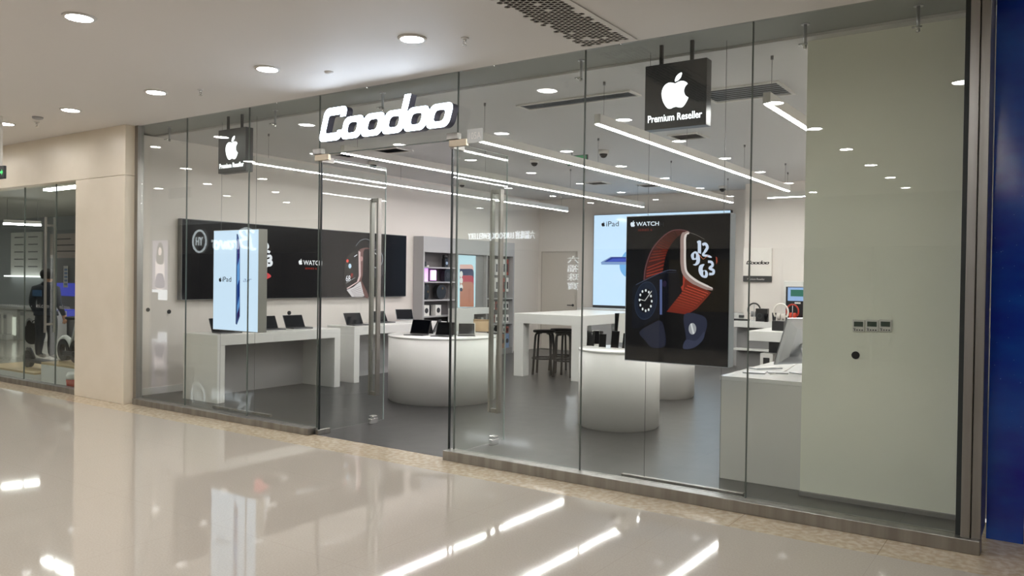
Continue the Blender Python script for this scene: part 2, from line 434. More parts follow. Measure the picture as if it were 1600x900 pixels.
t = thing('smoke_detector', 'tiny round white detector on the mall ceiling left of the lit letter sign', 'detector', tuple(PZ(514, 112, ZC)))
MB().lathe([(.04, 0), (.035, -.015), (.0, -.02)], n=24).build('housing', M_white, t)
# hanging exit sign at the left border
p = PY(-3, 268, -1.2)
t = thing('exit_sign', 'dark hanging exit sign with a green arrow cut by the left edge', 'sign', (p.x, -1.2, ZC))
sx = PY(8, 268, -1.2).x
MB().box(sx - .5, sx, -1.215, -1.185, 2.68, 2.83).build('housing', M_dgrey, t, True, .004)
b = MB(); 
zz = 2.755
b.plate([[(-.09, -.012), (-.03, -.012), (-.03, -.035), (0, 0), (-.03, .035), (-.03, .012), (-.09, .012)]], (sx - .02, -1.216, zz), EX, EZ, .001)
b.build('arrow', lit(90, 240, 130, 1.2), t, True)
MB().box(sx - .12, sx - .09, -1.212, -1.188, 2.83, ZC).build('hanger', M_white, t, True)

# ================================================================ FRONT SIGNS
sign = thing('letter_sign', 'glowing white italic Coodoo letter sign over the entrance glass', 'sign', (-.65, -.1, 2.9))
YF = -.05; DEP = .08
SH = .30
def letter_o(mb, cx, w, h, base=0, m=0):
    out = rrect(w, h, .055, 6, cx, base + h / 2, SH); inn = rrect(w - .13, h - .13, .03, 5, cx, base + h / 2, SH)
    mb.plate([out, inn[::-1]], (0, 0, 0), EX, EZ, .001, 0, 1)
def rr_world(loops, o, mb):
    mb.plate(loops, o, EX, EZ, DEP, 0, 1)
p0 = PY(497, 222, -.15); p1 = PY(708, 192, -.15)
LX0, LX1 = -1.575, .20
BASE = 2.912
M_signside = mat('sign_side_metal', sr(92, 92, 108), .35, .5)
lx = LX0
SHAPES = []
def put(loops, nm):
    SHAPES.append(loops)
    mb = MB(); mb.plate(loops, (0, YF, BASE), EX, EZ, DEP, 0, 1, 1)
    o = mb.build('letter', [M_signw, M_signside], sign, True); o['label'] = 'letter ' + nm
# capital C
def shear(l): return [(x + SH * y, y) for x, y in l]
wC, hC = .31, .318
def C_outline(x):
    t = .074; r = .06
    pts = []
    o = rrect(wC, hC, r, 6, 0, hC / 2)
    # outer from right-top lower end round to right-bottom upper end
    gt = hC - .098; gb = .094
    outer = [(wC / 2, gb)] + []
    out = [(wC / 2, gb)]
    def arc(cx, cy, rad, a0, a1, k=6):
        return [(cx + rad * math.cos(math.radians(a0 + (a1 - a0) * i / k)), cy + rad * math.sin(math.radians(a0 + (a1 - a0) * i / k))) for i in range(k + 1)]
    out += arc(wC / 2 - r, r, r, 0, -90); out += arc(-wC / 2 + r, r, r, 270, 180); out += arc(-wC / 2 + r, hC - r, r, 180, 90); out += arc(wC / 2 - r, hC - r, r, 90, 0)
    out += [(wC / 2, gt), (wC / 2 - t, gt), (wC / 2 - t, hC - t)]
    out += arc(-wC / 2 + t + .02, hC - t - .02, .02, 90, 180, 3); out += arc(-wC / 2 + t + .02, t + .02, .02, 180, 270, 3)
    out += [(wC / 2 - t, t), (wC / 2 - t, gb)]
    return [(x + px, py) for px, py in out]
c = C_outline(LX0 + wC / 2)
put([shear(c)[::-1]], 'C')
wo, ho = .266, .208
def o_at(x, nm, d=False):
    out = rrect(wo, ho, .062, 6, x + wo / 2, ho / 2); inn = rrect(wo - .146, ho - .108, .035, 5, x + wo / 2, ho / 2)
    if d:
        # bowl plus ascender on the right side
        o2 = []
        for q in out:
            o2.append(q)
        k = 7                                        # after the bottom-right corner comes the right edge
        pre = out[:k]; post = [q for q in out[k:] if q[0] < x + wo - .075]
        out = pre + [(x + wo, .335), (x + wo - .075, .335), (x + wo - .075, ho)] + post
    put([shear(out), shear(inn)[::-1]], nm)
xx = LX0 + wC - .008
for i, nm in enumerate(['first o', 'second o', 'd', 'third o', 'fourth o']):
    o_at(xx, nm, nm == 'd'); xx += wo + .001
xx_end = xx

def square_sign(x0, lab, whole):
    t = thing('hanging_logo_sign', lab, 'sign', (x0 + .25, .2, 2.77), group='square hanging signs')
    MB().box(x0, x0 + .5, .2, .30, 2.77, 3.27).build('box', mat('sign_box', sr(52, 53, 58), .3), t, True, .004)
    a = MB(); logo(a, (x0 + .25, .2, 3.06), EX, EZ, .26, -.003); 
    # plate() extrudes along -y for EX x EZ, so a positive depth comes towards the viewer
    a = MB(); logo(a, (x0 + .25, .2, 3.05), EX, EZ, .265, .004)
    a.build('fruit_mark', M_signw2, t, True)
    a = MB().text('Premium Reseller', (x0 + .03, .2, 2.825), EX, EZ, .44, .055, .004, 0, 0, .012); a.build('lettering', M_signw2, t, True)
    for rx in (.10, .35): MB().box(x0 + rx, x0 + rx + .025, .24, .262, 3.27, ZC + .02).build('hanger_rod', mat('rod_black', sr(28, 28, 30), .5), t, True)
square_sign(1.76, 'black square sign with white fruit mark and Premium Reseller, over the watch poster', 1)
square_sign(-3.63, 'black square sign with white fruit mark and Premium Reseller, near the beige pillar', 0)
t = thing('unit_number_plate', 'small clear plate with unit number 105A beside the entrance top', 'plate', (.16, 0, 2.85))
p = PY(730, 224, -.01)
MB().box(p.x, p.x + .17, -.012, -.008, p.z, p.z + .12).build('plate', mat('frosted_film', sr(190, 192, 190), .4), t, True)
MB().text('105A', (p.x + .02, -.012, p.z + .03), EX, EZ, .13, .06, .001).build('lettering', M_white, t, True)

# ================================================================ LIGHTBOX POSTERS ON CABLES
class Art:
    """collects flat printed shapes traced on a lightbox face; each layer lies a hair in front of the last"""
    def __init__(s, P, ux, n): s.P = P; s.ux = Vector(ux); s.n = Vector(n); s.mb = MB(); s.mats = []; s.k = 0
    def mi(s, M):
        if M not in s.mats: s.mats.append(M)
        return s.mats.index(M)
    def poly(s, pts, M):
        s.k += 1; off = s.n * (.0006 * s.k)
        P3 = [s.P(x, y) + off for x, y in pts]
        l2 = [(p.dot(s.ux), p.z) for p in P3]
        tr = tessellate_polygon([[Vector((a, b, 0)) for a, b in l2]])
        s.mb.add(P3, [tuple(t) for t in tr], s.mi(M))
    def line(s, pts, wpx, M):
        L = []; R = []
        for i, p in enumerate(pts):
            a = pts[max(i - 1, 0)]; b = pts[min(i + 1, len(pts) - 1)]
            dx, dy = b[0] - a[0], b[1] - a[1]; d = math.hypot(dx, dy) or 1
            wd = wpx[i] if isinstance(wpx, (list, tuple)) else wpx
            L.append((p[0] - dy / d * wd / 2, p[1] + dx / d * wd / 2)); R.append((p[0] + dy / d * wd / 2, p[1] - dx / d * wd / 2))
        s.k += 1; off = s.n * (.0006 * s.k)
        V_ = [s.P(x, y) + off for q in zip(L, R) for x, y in q]
        s.mb.add(V_, [(2 * i, 2 * i + 1, 2 * i + 3, 2 * i + 2) for i in range(len(L) - 1)], s.mi(M))
    def text(s, string, px, py0, px1, pytop, M, shear=0, bold=0.0):
        s.k += 1; o = s.P(px, py0) + s.n * (.0006 * s.k); e = s.P(px1, py0); tp = s.P(px, pytop)
        s.mb.text(string, o, s.ux, EZ, abs((e - s.P(px, py0)).dot(s.ux)), tp.z - s.P(px, py0).z, 0.0003, s.mi(M), shear, bold)
    def logo(s, px, py, hpx, M):
        s.k += 1; o = s.P(px, py) + s.n * (.0006 * s.k); h = s.P(px, py - hpx / 2).z - s.P(px, py + hpx / 2).z
        logo(s.mb, o, s.ux, EZ, h, .0003, s.mi(M))
    def build(s, name, parent): return s.mb.build(name, s.mats, parent, True)
def smooth(pts, n=5, closed=True):
    out = []; k = len(pts)
    for i in range(k if closed else k - 1):
        p0, p1, p2, p3 = [pts[(i + j) % k] if closed else pts[min(max(i + j, 0), k - 1)] for j in (-1, 0, 1, 2)]
        for q in range(n):
            t = q / n
            out.append(tuple(.5 * ((2 * b) + (-a + c) * t + (2 * a - 5 * b + 4 * c - d) * t * t + (-a + 3 * b - 3 * c + d) * t ** 3) for a, b, c, d in zip(p0, p1, p2, p3)))
    if not closed: out.append(pts[-1])
    return out

# ---- watch poster (nearest, right)
WY = .28
t = thing('watch_lightbox', 'tall black lightbox poster with a red strap watch hanging behind the glass', 'poster', (2.0, WY, .95))
a0 = PY(979, 338, WY); a1 = PY(1138, 574, WY); ZT, ZB = a0.z, PY(979, 563, WY).z
MB().box(a0.x, a1.x, WY, WY + .11, ZB, ZT).build('case', [mat('poster_case', sr(190, 200, 214), .4, .1)], t, True, .003)
scr = MB().box(a0.x + .006, a1.x - .004, WY - .004, WY, ZB + .006, ZT - .006).build('screen', mat('poster_black', sr(14, 14, 16), .08, 0, sr(21, 21, 23), 1, .3), t, True)
A = Art(lambda x, y: PY(x, y, WY - .005), EX, (0, -1, 0))
def c1(x, y): return (x / 6.669 + 975, y / 6.667 + 325)      # from the upper close look
def c2(x, y): return (x / 6.43 + 975, y / 6.43 + 440)        # from the lower close look
RED, DRED, DK = lit(150, 56, 46), lit(66, 32, 29), lit(30, 30, 33)
strap = smooth([c1(215, 750), c1(230, 620), c1(290, 450), c1(380, 330), c1(480, 250), c1(560, 228), c1(640, 235), c1(690, 255)], 5, False)
inner = smooth([c1(690, 262), c1(640, 262), c1(560, 300), c1(480, 400), c1(430, 520), c1(400, 690)], 5, False)
A.poly(strap + inner, DRED)
for i in range(17):                                            # ribbing of the strap loop
    f = i / 16
    a = strap[int(2 + f * (len(strap) - 16))]; b = inner[int((len(inner) - 2) - f * (len(inner) - 12))]
    k = (134 - 84 * f, 50 - 26 * f, 40 - 20 * f)
    A.line([(a[0] + 2.2, a[1] + .5), b], 2.0, lit(*[int(v) for v in k]))
A.line(strap, 1.6, lit(96, 62, 66))
A.poly([c1(*p) for p in ((620, 680), (665, 700), (720, 760), (640, 850), (560, 900), (540, 900), (620, 800))], RED)
low = [c2(620, -20), c2(660, -30), c2(880, 110), c2(840, 160), c2(740, 270), c2(640, 330), c2(420, 300), c2(480, 210), c2(600, 90)]
A.poly(low, lit(108, 42, 35))
for i in range(11):
    f = i / 10
    A.line([c2(640 - 190 * f, 40 + 230 * f), c2(850 - 200 * f, 120 + 200 * f)], 1.5, lit(int(172 - 60 * f), int(68 - 28 * f), int(54 - 22 * f)))
A.poly(smooth([c1(690, 262), c1(650, 280), c1(640, 400), c1(640, 600), c1(700, 700), c1(800, 770), c1(945, 835), c1(965, 700), c1(962, 560), c1(940, 420), c1(860, 330), c1(770, 280)], 4), lit(13, 13, 15))
edge = smooth([c1(690, 258), c1(650, 268), c1(628, 310), c1(626, 420), c1(628, 600), c1(652, 690), c1(730, 762), c1(830, 812), c1(935, 850)], 5, False)
A.line(edge, [1.5] + [5] * 5 + [8.5] * 14 + [8] * 12 + [7] * 6 + [5, 4, 2], lit(150, 128, 124))
edge2 = smooth([c1(690, 262), c1(660, 276), c1(646, 320), c1(646, 420), c1(648, 600), c1(672, 680), c1(750, 748), c1(840, 796), c1(935, 838)], 5, False)
A.line(edge2, [1] + [2] * 5 + [3.4] * 14 + [3.4] * 12 + [3] * 6 + [2, 2, 1], lit(214, 204, 202))
A.line(smooth([c1(690, 257), c1(760, 280), c1(850, 328)], 5, False), .5, lit(120, 116, 114))
A.poly([c1(968, 505), c1(982, 520), c1(985, 560), c1(972, 590)], lit(150, 70, 56))
NUM = lit(205, 215, 238)
A.poly([c1(*p) for p in ((770, 350), (795, 338), (815, 345), (815, 480), (780, 465), (780, 375))], NUM)        # 1
A.line(smooth([c1(828, 385), c1(860, 375), c1(880, 410), c1(860, 450), c1(835, 490), c1(885, 500), c1(925, 515)], 4, False), [2.5] + [4.4] * 12 + [3.4] * 10 + [2] * 4, NUM)  # 2
A.poly(smooth([c1(745, 455), c1(710, 490), c1(725, 540), c1(765, 540), c1(755, 580), c1(730, 590), c1(760, 600), c1(800, 570), c1(800, 500), c1(775, 460)], 4), NUM)  # 9
A.poly(circ(*c1(752, 500), 1.7, 14, 4.2), lit(14, 14, 16))
A.poly(smooth([c1(850, 585), c1(800, 600), c1(790, 660), c1(820, 715), c1(870, 728), c1(888, 690), c1(870, 650), c1(835, 650), c1(835, 620)], 4), NUM)   # 6
A.poly(circ(*c1(848, 680), 1.6, 14, 4.0), lit(14, 14, 16))
A.line(smooth([c1(888, 560), c1(925, 565), c1(935, 600), c1(905, 628), c1(945, 650), c1(940, 685), c1(900, 688)], 4, False), 4.0, NUM)  # 3
A.line([c1(790, 480), c1(838, 535), c1(900, 490)], .7, lit(200, 120, 90))
# second watch, dark blue
A.poly(smooth([c1(140, 800), c1(385, 680), c1(480, 645), c1(560, 650), c1(590, 720), c1(600, 800)], 3, False) + [c2(600, 100), c2(420, 330), c2(160, 470), c2(90, 470), c2(100, 60)], lit(20, 22, 30))
A.line(smooth([c1(140, 800), c1(230, 755), c1(385, 682), c1(480, 648), c1(560, 652)], 5, False), .8, lit(72, 80, 104))
A.line([c1(398, 690), c1(440, 672), c1(560, 672)], .5, lit(50, 54, 72))
A.poly([c2(375, -20), c2(398, -20), c2(398, 330), c2(375, 330)], lit(84, 96, 140))
A.poly(smooth([c2(170, 505), c2(300, 420), c2(380, 390), c2(420, 470), c2(430, 640), c2(300, 660), c2(230, 590)], 3), lit(40, 42, 56))
A.poly(smooth([c2(620, 330), c2(800, 340), c2(850, 420), c2(810, 560), c2(720, 660), c2(610, 670), c2(640, 580)], 4), lit(44, 47, 64))
A.poly(smooth([c2(640, 580), c2(740, 590), c2(820, 500), c2(810, 580), c2(720, 660), c2(610, 670)], 4), lit(54, 58, 78))
bt = c2(703, 472); A.poly(circ(bt[0], bt[1], 6, 20, 9), lit(150, 152, 158)); A.line([(bt[0] - 2, bt[1] - 8), (bt[0] + 2, bt[1] + 8)], 2.5, lit(205, 206, 210))
fc = c2(238, 190); A.poly(circ(fc[0], fc[1], 17.5, 32, 30, .12), lit(40, 50, 70)); A.poly(circ(fc[0], fc[1], 16.6, 32, 28.6, .12), lit(27, 34, 50)); A.poly(circ(fc[0] - .5, fc[1], 11.5, 28, 19, .12), lit(14, 16, 22))
for i in range(12):
    a = 2 * math.pi * i / 12
    A.poly(circ(fc[0] + 9.3 * math.sin(a), fc[1] - 15.8 * math.cos(a) + 1.0 * math.sin(a), 1.35, 10, 2.1), lit(225, 228, 232))
A.line([c2(175, 175), c2(232, 192), c2(300, 95)], .9, lit(215, 215, 215))
A.poly(circ(*c1(445, 790), 3.4, 14, 5), lit(42, 36, 56))
A.logo(*c1(116, 168), 9.5, lit(225, 235, 250))
A.text('WATCH', *c1(152, 193), c1(388, 0)[0], c1(0, 150)[1], lit(225, 235, 250), 0, .012)
A.text('SERIES 6', *c1(170, 245), c1(318, 0)[0], c1(0, 222)[1], lit(120, 44, 34))
A.build('backlit_print', scr)
def cables(t, pxs, py, y, zt, bar):
    for px in pxs:
        x = PY(px, py, y).x
        MB().tube([(x, y, .03), (x, y, ZC)], .0018, 6).build('cable', mat('cable_steel', sr(120, 120, 120), .4, .6), t, True)
    MB().box(bar[0], bar[1], y - .02, y + .02, 0, .03).build('floor_bar', M_steel, t, True, .003)
cables(t, (1007, 1125), 700, WY + .052, ZT, (1.55, 2.55))

# ---- tablet poster (left)
t = thing('tablet_lightbox', 'pale blue lightbox poster with a tablet seen edge on, hanging behind the left glass', 'poster', (-3.4, .3, .94))
b0 = PY(334, 360, .3); b1 = PY(403, 518, .3); bt, bb = b0.z, PY(334, 515, .3).z
MB().box(b0.x, b1.x, .3, .42, bb, bt).build('case', mat('poster_case_grey', sr(150, 148, 142), .4, .3), t, True, .003)
PALE = lit(200, 222, 245, 1.15)
scr = MB().box(b0.x + .008, b1.x - .005, .297, .3, bb + .008, bt - .008).build('screen', PALE, t, True)
A = Art(lambda x, y: PY(x, y, .296), EX, (0, -1, 0))
def c3(x, y): return (x / 5 + 325, y / 5 + 350)
A.poly([c3(224, 78), c3(234, 80), c3(250, 150), c3(250, 720), c3(226, 788), c3(216, 780)], lit(60, 78, 120))
A.poly([c3(228, 90), c3(248, 155), c3(247, 715), c3(228, 775)], lit(96, 150, 214))
A.poly([c3(230, 95), c3(248, 160), c3(247, 260), c3(230, 330)], lit(52, 40, 110))
A.poly([c3(230, 480), c3(247, 430), c3(247, 560), c3(230, 640)], lit(36, 60, 128))
A.poly([c3(230, 700), c3(247, 640), c3(247, 715), c3(229, 770)], lit(50, 34, 84))
A.logo(*c3(97, 433), 7.5, lit(16, 18, 24))
A.text('iPad', *c3(112, 450), c3(184, 0)[0], c3(0, 412)[1], lit(16, 18, 24))
A.text('air', *c3(278, 452), c3(342, 0)[0], c3(0, 418)[1], lit(70, 100, 150), .3, -.012)
A.build('backlit_print', scr)
cables(t, (346, 400), 340, .36, bt, (-3.9, -2.85))
for c in kids(t):
    if c.name.startswith('cable'): pass

# ---- long watch light box on the left wall
XV = -5.36
t = thing('watch_lightbox', 'very long black lightbox with watches mounted on the left shop wall', 'poster', (XV, 3.1, 1.24))
v0 = PX(284, 342, XV); v1 = PX(634, 463, XV); zt, zb = 2.355, 1.245
MB().box(-5.448, XV, v0.y, v1.y, zb, zt).build('case', mat('poster_case_silver', sr(130, 130, 130), .35, .4), t, True, .004)
scr = MB().box(XV, XV + .004, v0.y + .01, v1.y - .004, zb + .01, zt - .01).build('screen', mat('poster_black_wall', sr(16, 16, 18), .2, 0, sr(17, 17, 20), 1, .15), t, True)
A = Art(lambda x, y: PX(x, y, XV + .005), (0, 1, 0), (1, 0, 0))
def c4(x, y): return (x / 5.623 + 380, y / 5.625 + 350)
def c5(x, y): return (x / 7.5 + 525, y / 7.5 + 355)
A.logo(*c4(503, 332), 9, lit(235, 238, 242))
A.text('WATCH', *c4(528, 360), c4(692, 0)[0], c4(0, 318)[1], lit(235, 238, 242), 0, .01)
A.text('SERIES 6', *c4(543, 398), c4(645, 0)[0], c4(0, 382)[1], lit(150, 44, 30))
W = lit(225, 228, 235)
A.line(smooth([c4(170, 165), c4(205, 175), c4(215, 205), c4(190, 225), c4(235, 250)], 4, False), 4, W)
A.line(smooth([c4(195, 290), c4(235, 280), c4(240, 310), c4(205, 325), c4(245, 330), c4(240, 360), c4(205, 362)], 4, False), 4, W)
A.line(smooth([c4(160, 340), c4(185, 320), c4(210, 360), c4(190, 380), c4(165, 380)], 4, False), 4, W)
A.poly(smooth([c4(120, 420), c4(200, 425), c4(245, 460), c4(200, 490), c4(180, 530), c4(120, 540)], 3), lit(196, 60, 66))
A.line(smooth([c4(60, 120), c4(110, 90), c4(165, 130), c4(180, 240), c4(180, 380), c4(120, 430)], 4, False), 2.5, lit(110, 96, 92))
# second watch with white strap
A.line(smooth([c5(230, 220), c5(280, 160), c5(340, 138), c5(390, 155), c5(440, 220), c5(490, 300)], 4, False), 1, lit(120, 122, 128))
A.poly(smooth([c5(385, 170), c5(490, 180), c5(540, 330), c5(545, 560), c5(480, 600), c5(400, 520), c5(380, 300)], 3), lit(46, 46, 52))
A.poly(circ(*c5(475, 370), 9.5, 24, 15), lit(150, 154, 160)); A.poly(circ(*c5(475, 368), 8.6, 24, 14), lit(20, 20, 24))
A.line([c5(452, 300), c5(490, 345), c5(480, 400)], 1, lit(220, 220, 220))
A.poly([c5(258, 278), c5(275, 260), c5(300, 248), c5(345, 240), c5(390, 245), c5(390, 256), c5(335, 257), c5(316, 290), c5(310, 560), c5(292, 625), c5(275, 650), c5(262, 600)], lit(112, 80, 78))
A.poly(smooth([c5(255, 278), c5(120, 350), c5(95, 480), c5(95, 700), c5(150, 705), c5(235, 640), c5(262, 570)], 3), lit(12, 12, 14))
A.poly([c5(258, 278), c5(282, 290), c5(286, 570), c5(262, 640), c5(130, 725), c5(118, 715), c5(240, 640), c5(262, 570)], lit(198, 172, 170))
A.poly([c5(270, 640), c5(300, 640), c5(350, 800), c5(300, 815), c5(180, 815), c5(120, 735), c5(200, 700)], lit(196, 190, 192))
for i in range(6):
    A.line([c5(165 + i * 8, 745 + i * 13), c5(280 + i * 9, 690 + i * 22)], .5, lit(110, 96, 98))
A.poly(smooth([c5(285, 650), c5(300, 640), c5(375, 810), c5(330, 815)], 3), lit(98, 66, 62))
A.poly(circ(*c5(292, 370), 2.2, 12, 4), lit(168, 130, 128))
A.poly(circ(*c5(127, 395), 2, 12, 2.8), lit(200, 50, 36)); A.poly(circ(*c5(155, 455), 2.4, 12, 3.8), lit(190, 215, 235))
A.text('68', *c5(108, 635), c5(160, 0)[0], c5(0, 565)[1], W); A.text('BPM', *c5(165, 590), c5(190, 0)[0], c5(0, 540)[1], lit(170, 40, 36))
A.line([c5(205, 345), c5(240, 322)], 1.2, W); A.line([c5(110, 655), c5(218, 590)], .8, lit(130, 130, 134))
A.build('backlit_print', scr)

# ---- tablet light box on the back wall
YB = 9.9
t = thing('tablet_lightbox', 'large pale blue lightbox with a flat tablet on the back wall behind the watch poster', 'poster', (-2.4, YB, 1.0))
q0 = PY(928, 336, YB); q1 = PY(1142, 327, YB); zb = PY(928, 480, YB).z
MB().box(q0.x, q1.x, YB, 10.015, zb, q0.z).build('case', M_dgrey, t, True, .004)
scr = MB().box(q0.x + .01, q1.x - .01, YB - .004, YB, zb + .05, q0.z - .01).build('screen', lit(190, 218, 246, 1.2), t, True)
A = Art(lambda x, y: PY(x, y, YB - .005), EX, (0, -1, 0))
def c6(x, y): return (x / 5.3 + 920, y / 5.294 + 320)
A.poly(smooth([c6(255, 500), c6(270, 440), c6(320, 380), c6(420, 380), c6(460, 470), c6(420, 580), c6(320, 600), c6(270, 560)], 4), lit(120, 180, 238))
A.poly([c6(100, 475), c6(180, 430), c6(700, 430), c6(800, 478), c6(800, 495), c6(105, 495)], lit(130, 158, 205))
A.poly([c6(125, 472), c6(188, 433), c6(690, 433), c6(770, 472)], lit(44, 62, 140)); A.poly([c6(150, 470), c6(200, 445), c6(400, 440), c6(330, 470)], lit(70, 90, 190))
A.logo(*c6(120, 160), 7.5, lit(18, 20, 28)); A.text('iPad', *c6(145, 180), c6(248, 0)[0], c6(0, 138)[1], lit(18, 20, 28))
A.build('backlit_print', scr)

# ================================================================ SHOP CEILING
def strip(name_lab, p0, p1, wires, grp='suspended strip lights'):
    # p0,p1: (x,y) ends; luminous underside at z 3.0
    x0, y0 = p0; x1, y1 = p1
    d = Vector((x1 - x0, y1 - y0, 0)); L = d.length; d.normalize(); nrm = Vector((d.y, -d.x, 0)) * .03
    t = thing('strip_light', name_lab, 'strip light', (x0, y0, 3.0), group=grp)
    o = Vector((x0, y0, 3.006)) - nrm
    MB().obox(o, nrm * 2, d * L, EZ * .09).build('housing', M_white, t, True, .003)
    MB().obox(Vector((x0, y0, 3.0)) - nrm * .65, nrm * 1.3, d * L, EZ * .007).build('diffuser', M_strip, t, True)
    for f in wires:
        p = Vector((x0, y0, 0)) + d * (L * f)
        MB().tube([(p.x, p.y, 3.09), (p.x, p.y, ZC)], .002, 6).lathe([(.012, 0), (.012, -.03)], p.x, p.y, ZC, 10).build('suspension_wire', M_grey, t, True)
strip('leftmost long strip light, running over the laptop tables', (-3.93, .92), (-3.96, 8.75), (.03, .35, .65, .97))
strip('long strip light starting behind the top left of the entrance', (-2.32, .9), (-2.15, 8.54), (.03, .35, .65, .97))
strip('long strip light starting at the top right corner of the entrance', (-.48, .9), (-.37, 8.42), (.03, .35, .65, .97))
strip('strip light passing under the right square logo sign', (.99, .85), (.99, 7.04), (.02, .34, .66, .97))
strip('rightmost strip light, cut off by the pale partition', (2.53, .79), (2.53, 6.9), (.02, .34, .66, .97))
strip('crosswise short strip light at the far right back of the shop', (.42, 7.9), (3.6, 7.9), (.1, .9))

def dome(px, py, lab, s=1):
    p = PZ(px, py, ZC)
    t = thing('dome_camera', lab, 'camera', tuple(p), group='dome cameras on the shop ceiling')
    MB().lathe([(.075 * s, 0), (.075 * s, -.04 * s), (.06 * s, -.05 * s)], n=24).build('housing', M_white, t)
    MB().lathe([(.058 * s, -.048 * s), (.052 * s, -.075 * s), (.03 * s, -.1 * s), (0, -.108 * s)], n=20).build('dome', M_blackgl, t)
dome(835, 250, 'dome camera between the two middle strip lights, left of the green exit sign', .9)
dome(943, 235, 'dome camera right of the green exit sign')
dome(1129, 291, 'dome camera near the top right of the watch poster')
dome(583, 253, 'dome camera seen through the left open door leaf')
dome(722, 286, 'dome camera seen through the right open door leaf', .8)
def cass(x0, x1, y0, y1, lab, face, slot=False):
    t = thing('ceiling_vent', lab, 'vent', ((x0 + x1) / 2, (y0 + y1) / 2, ZC))
    b = MB()
    for (a, c, d, e) in ((x0, x1, y0, y0 + .03), (x0, x1, y1 - .03, y1), (x0, x0 + .03, y0 + .03, y1 - .03), (x1 - .03, x1, y0 + .03, y1 - .03)): b.box(a, c, d, e, ZC - .015, ZC)
    b.build('frame', M_white, t, True)
    b = MB(); nb = 5 if slot else 7
    w = (y1 - y0 - .06) / nb
    for i in range(nb):
        yy = y0 + .03 + i * w
        b.obox((x0 + .03, yy, ZC - .012), (x1 - x0 - .06, 0, 0), (0, w * .7, .009), (0, 0, .001))
    b.build('louvres', face, t, True)
    MB().box(x0 + .03, x1 - .03, y0 + .03, y1 - .03, ZC - .002, ZC - .0005).build('shade_sheet', mat('vent_shade', sr(104, 104, 108), .9), t, True)  # grey sheet coloured as the shade between the louvres
cass(-.25, 1.06, 1.36, 1.62, 'long slim air outlet in the shop ceiling left of the right logo sign', mat('vent_blue_grey', sr(190, 200, 216), .4))
cass(1.55, 2.35, 1.72, 2.30, 'wide air cassette in the shop ceiling right of the right logo sign', mat('cassette_face', sr(200, 206, 216), .3))
cass(.40, .80, 3.75, 4.15, 'small square vent in the shop ceiling below the right logo sign', M_grey)
cass(-4.5, -3.2, 2.75, 3.1, 'dark slot vent in the shop ceiling above the entrance', M_dgrey)
cass(-2.9, -2.5, 7.5, 7.9, 'far square vent left above the back lightbox', M_grey)
cass(-2.2, -1.8, 8.3, 8.7, 'farthest square vent over the back lightbox', M_grey)
p = PZ(903, 236, ZC)
t = thing('exit_sign', 'small green exit sign hanging from the shop ceiling', 'sign', tuple(p))
MB().box(p.x - .16, p.x + .16, p.y - .015, p.y + .015, ZC - .2, ZC - .06).build('housing', M_dgrey, t, True, .004)
b = MB(); b.box(p.x - .145, p.x + .145, p.y - .018, p.y - .015, ZC - .19, ZC - .07, 0)
b.text('EXIT', (p.x - .12, p.y - .018, ZC - .155), EX, EZ, .17, .05, .001, 1); b.build('face', [mat('exit_green', sr(30, 90, 60), .4, 0, sr(60, 130, 90), .6), M_signw2], t, True)
MB().box(p.x - .1, p.x - .09, p.y - .004, p.y + .004, ZC - .06, ZC).box(p.x + .09, p.x + .1, p.y - .004, p.y + .004, ZC - .06, ZC).build('hanger', M_grey, t, True)

# ================================================================ SHOP FURNITURE
def utable(x0, x1, y0, y1, h, lab, grp, leg=.11, top=.13):
    t = thing('display_table', lab, 'table', ((x0 + x1) / 2, (y0 + y1) / 2, 0), group=grp)
    MB().box(x0, x1, y0, y1, h - top, h).build('tabletop', M_lam, t, True, .004)
    MB().box(x0, x1, y0, y0 + leg, 0, h - top).build('end_panel', M_lam, t, True, .003)
    MB().box(x0, x1, y1 - leg, y1, 0, h - top).build('end_panel', M_lam, t, True, .003)
    MB().box(x0 + .01, x0 + .04, y0 + leg, y1 - leg, 0, h - top).build('back_panel', M_lgrey, t, True)
utable(-4.83, -4.115, .56, 2.61, .845, 'white bench table with laptops nearest the left glass', 'white laptop tables')
utable(-4.83, -4.24, 3.01, 5.2, .845, 'white bench table with laptops farther back along the left wall', 'white laptop tables')
def drum(cx, cy, r, h, lab):
    t = thing('round_display_table', lab, 'table', (cx, cy, 0), group='round white display drums')
    MB().lathe([(r - .02, 0), (r - .02, .02), (r, .02), (r, h - .02)], n=72).build('drum', M_lam, t)
    MB().lathe([(r, h - .022), (r + .004, h - .018), (r + .004, h - .004), (r, h), (0, h)], n=72).build('top', mat('white_top', sr(238, 237, 234), .2), t)
    return t
DH = .845
R1 = (-2.27, 2.68, .71)
drum(*R1, DH, 'large round white drum table with tablets behind the entrance')
R2 = (.47, 2.40, .445)
drum(*R2, DH, 'round white drum table with phones left of the watch poster')
R3 = (-.10, 4.85, .45)
drum(*R3, DH, 'round white drum table farther back, half hidden behind the phone drum')
t = thing('counter_desk', 'solid white counter desk carrying the desktop computer', 'desk', (3.0, 1.8, 0))
MB().box(2.2, 4.02, .78, 2.9, 0, .80).build('body', M_lam, t, True, .003)
MB().box(2.195, 4.02, .775, 2.905, .80, .835).build('top', mat('white_top', sr(238, 237, 234), .2), t, True, .003)
# tall table
t = thing('bar_table', 'tall white bar table with thick square legs at the back', 'table', (-2.3, 6.4, 0))
X0, X1, Y0, Y1, HH = -2.95, -1.68, 5.37, 7.7, 1.03
MB().box(X0, X1, Y0, Y1, HH - .16, HH).build('tabletop', M_lam, t, True, .004)
for (a, b) in ((X0, Y0), (X1 - .18, Y0), (X0, Y1 - .18), (X1 - .18, Y1 - .18)):
    MB().box(a, a + .18, b, b + .18, 0, HH - .16).build('leg', M_lam, t, True, .003)
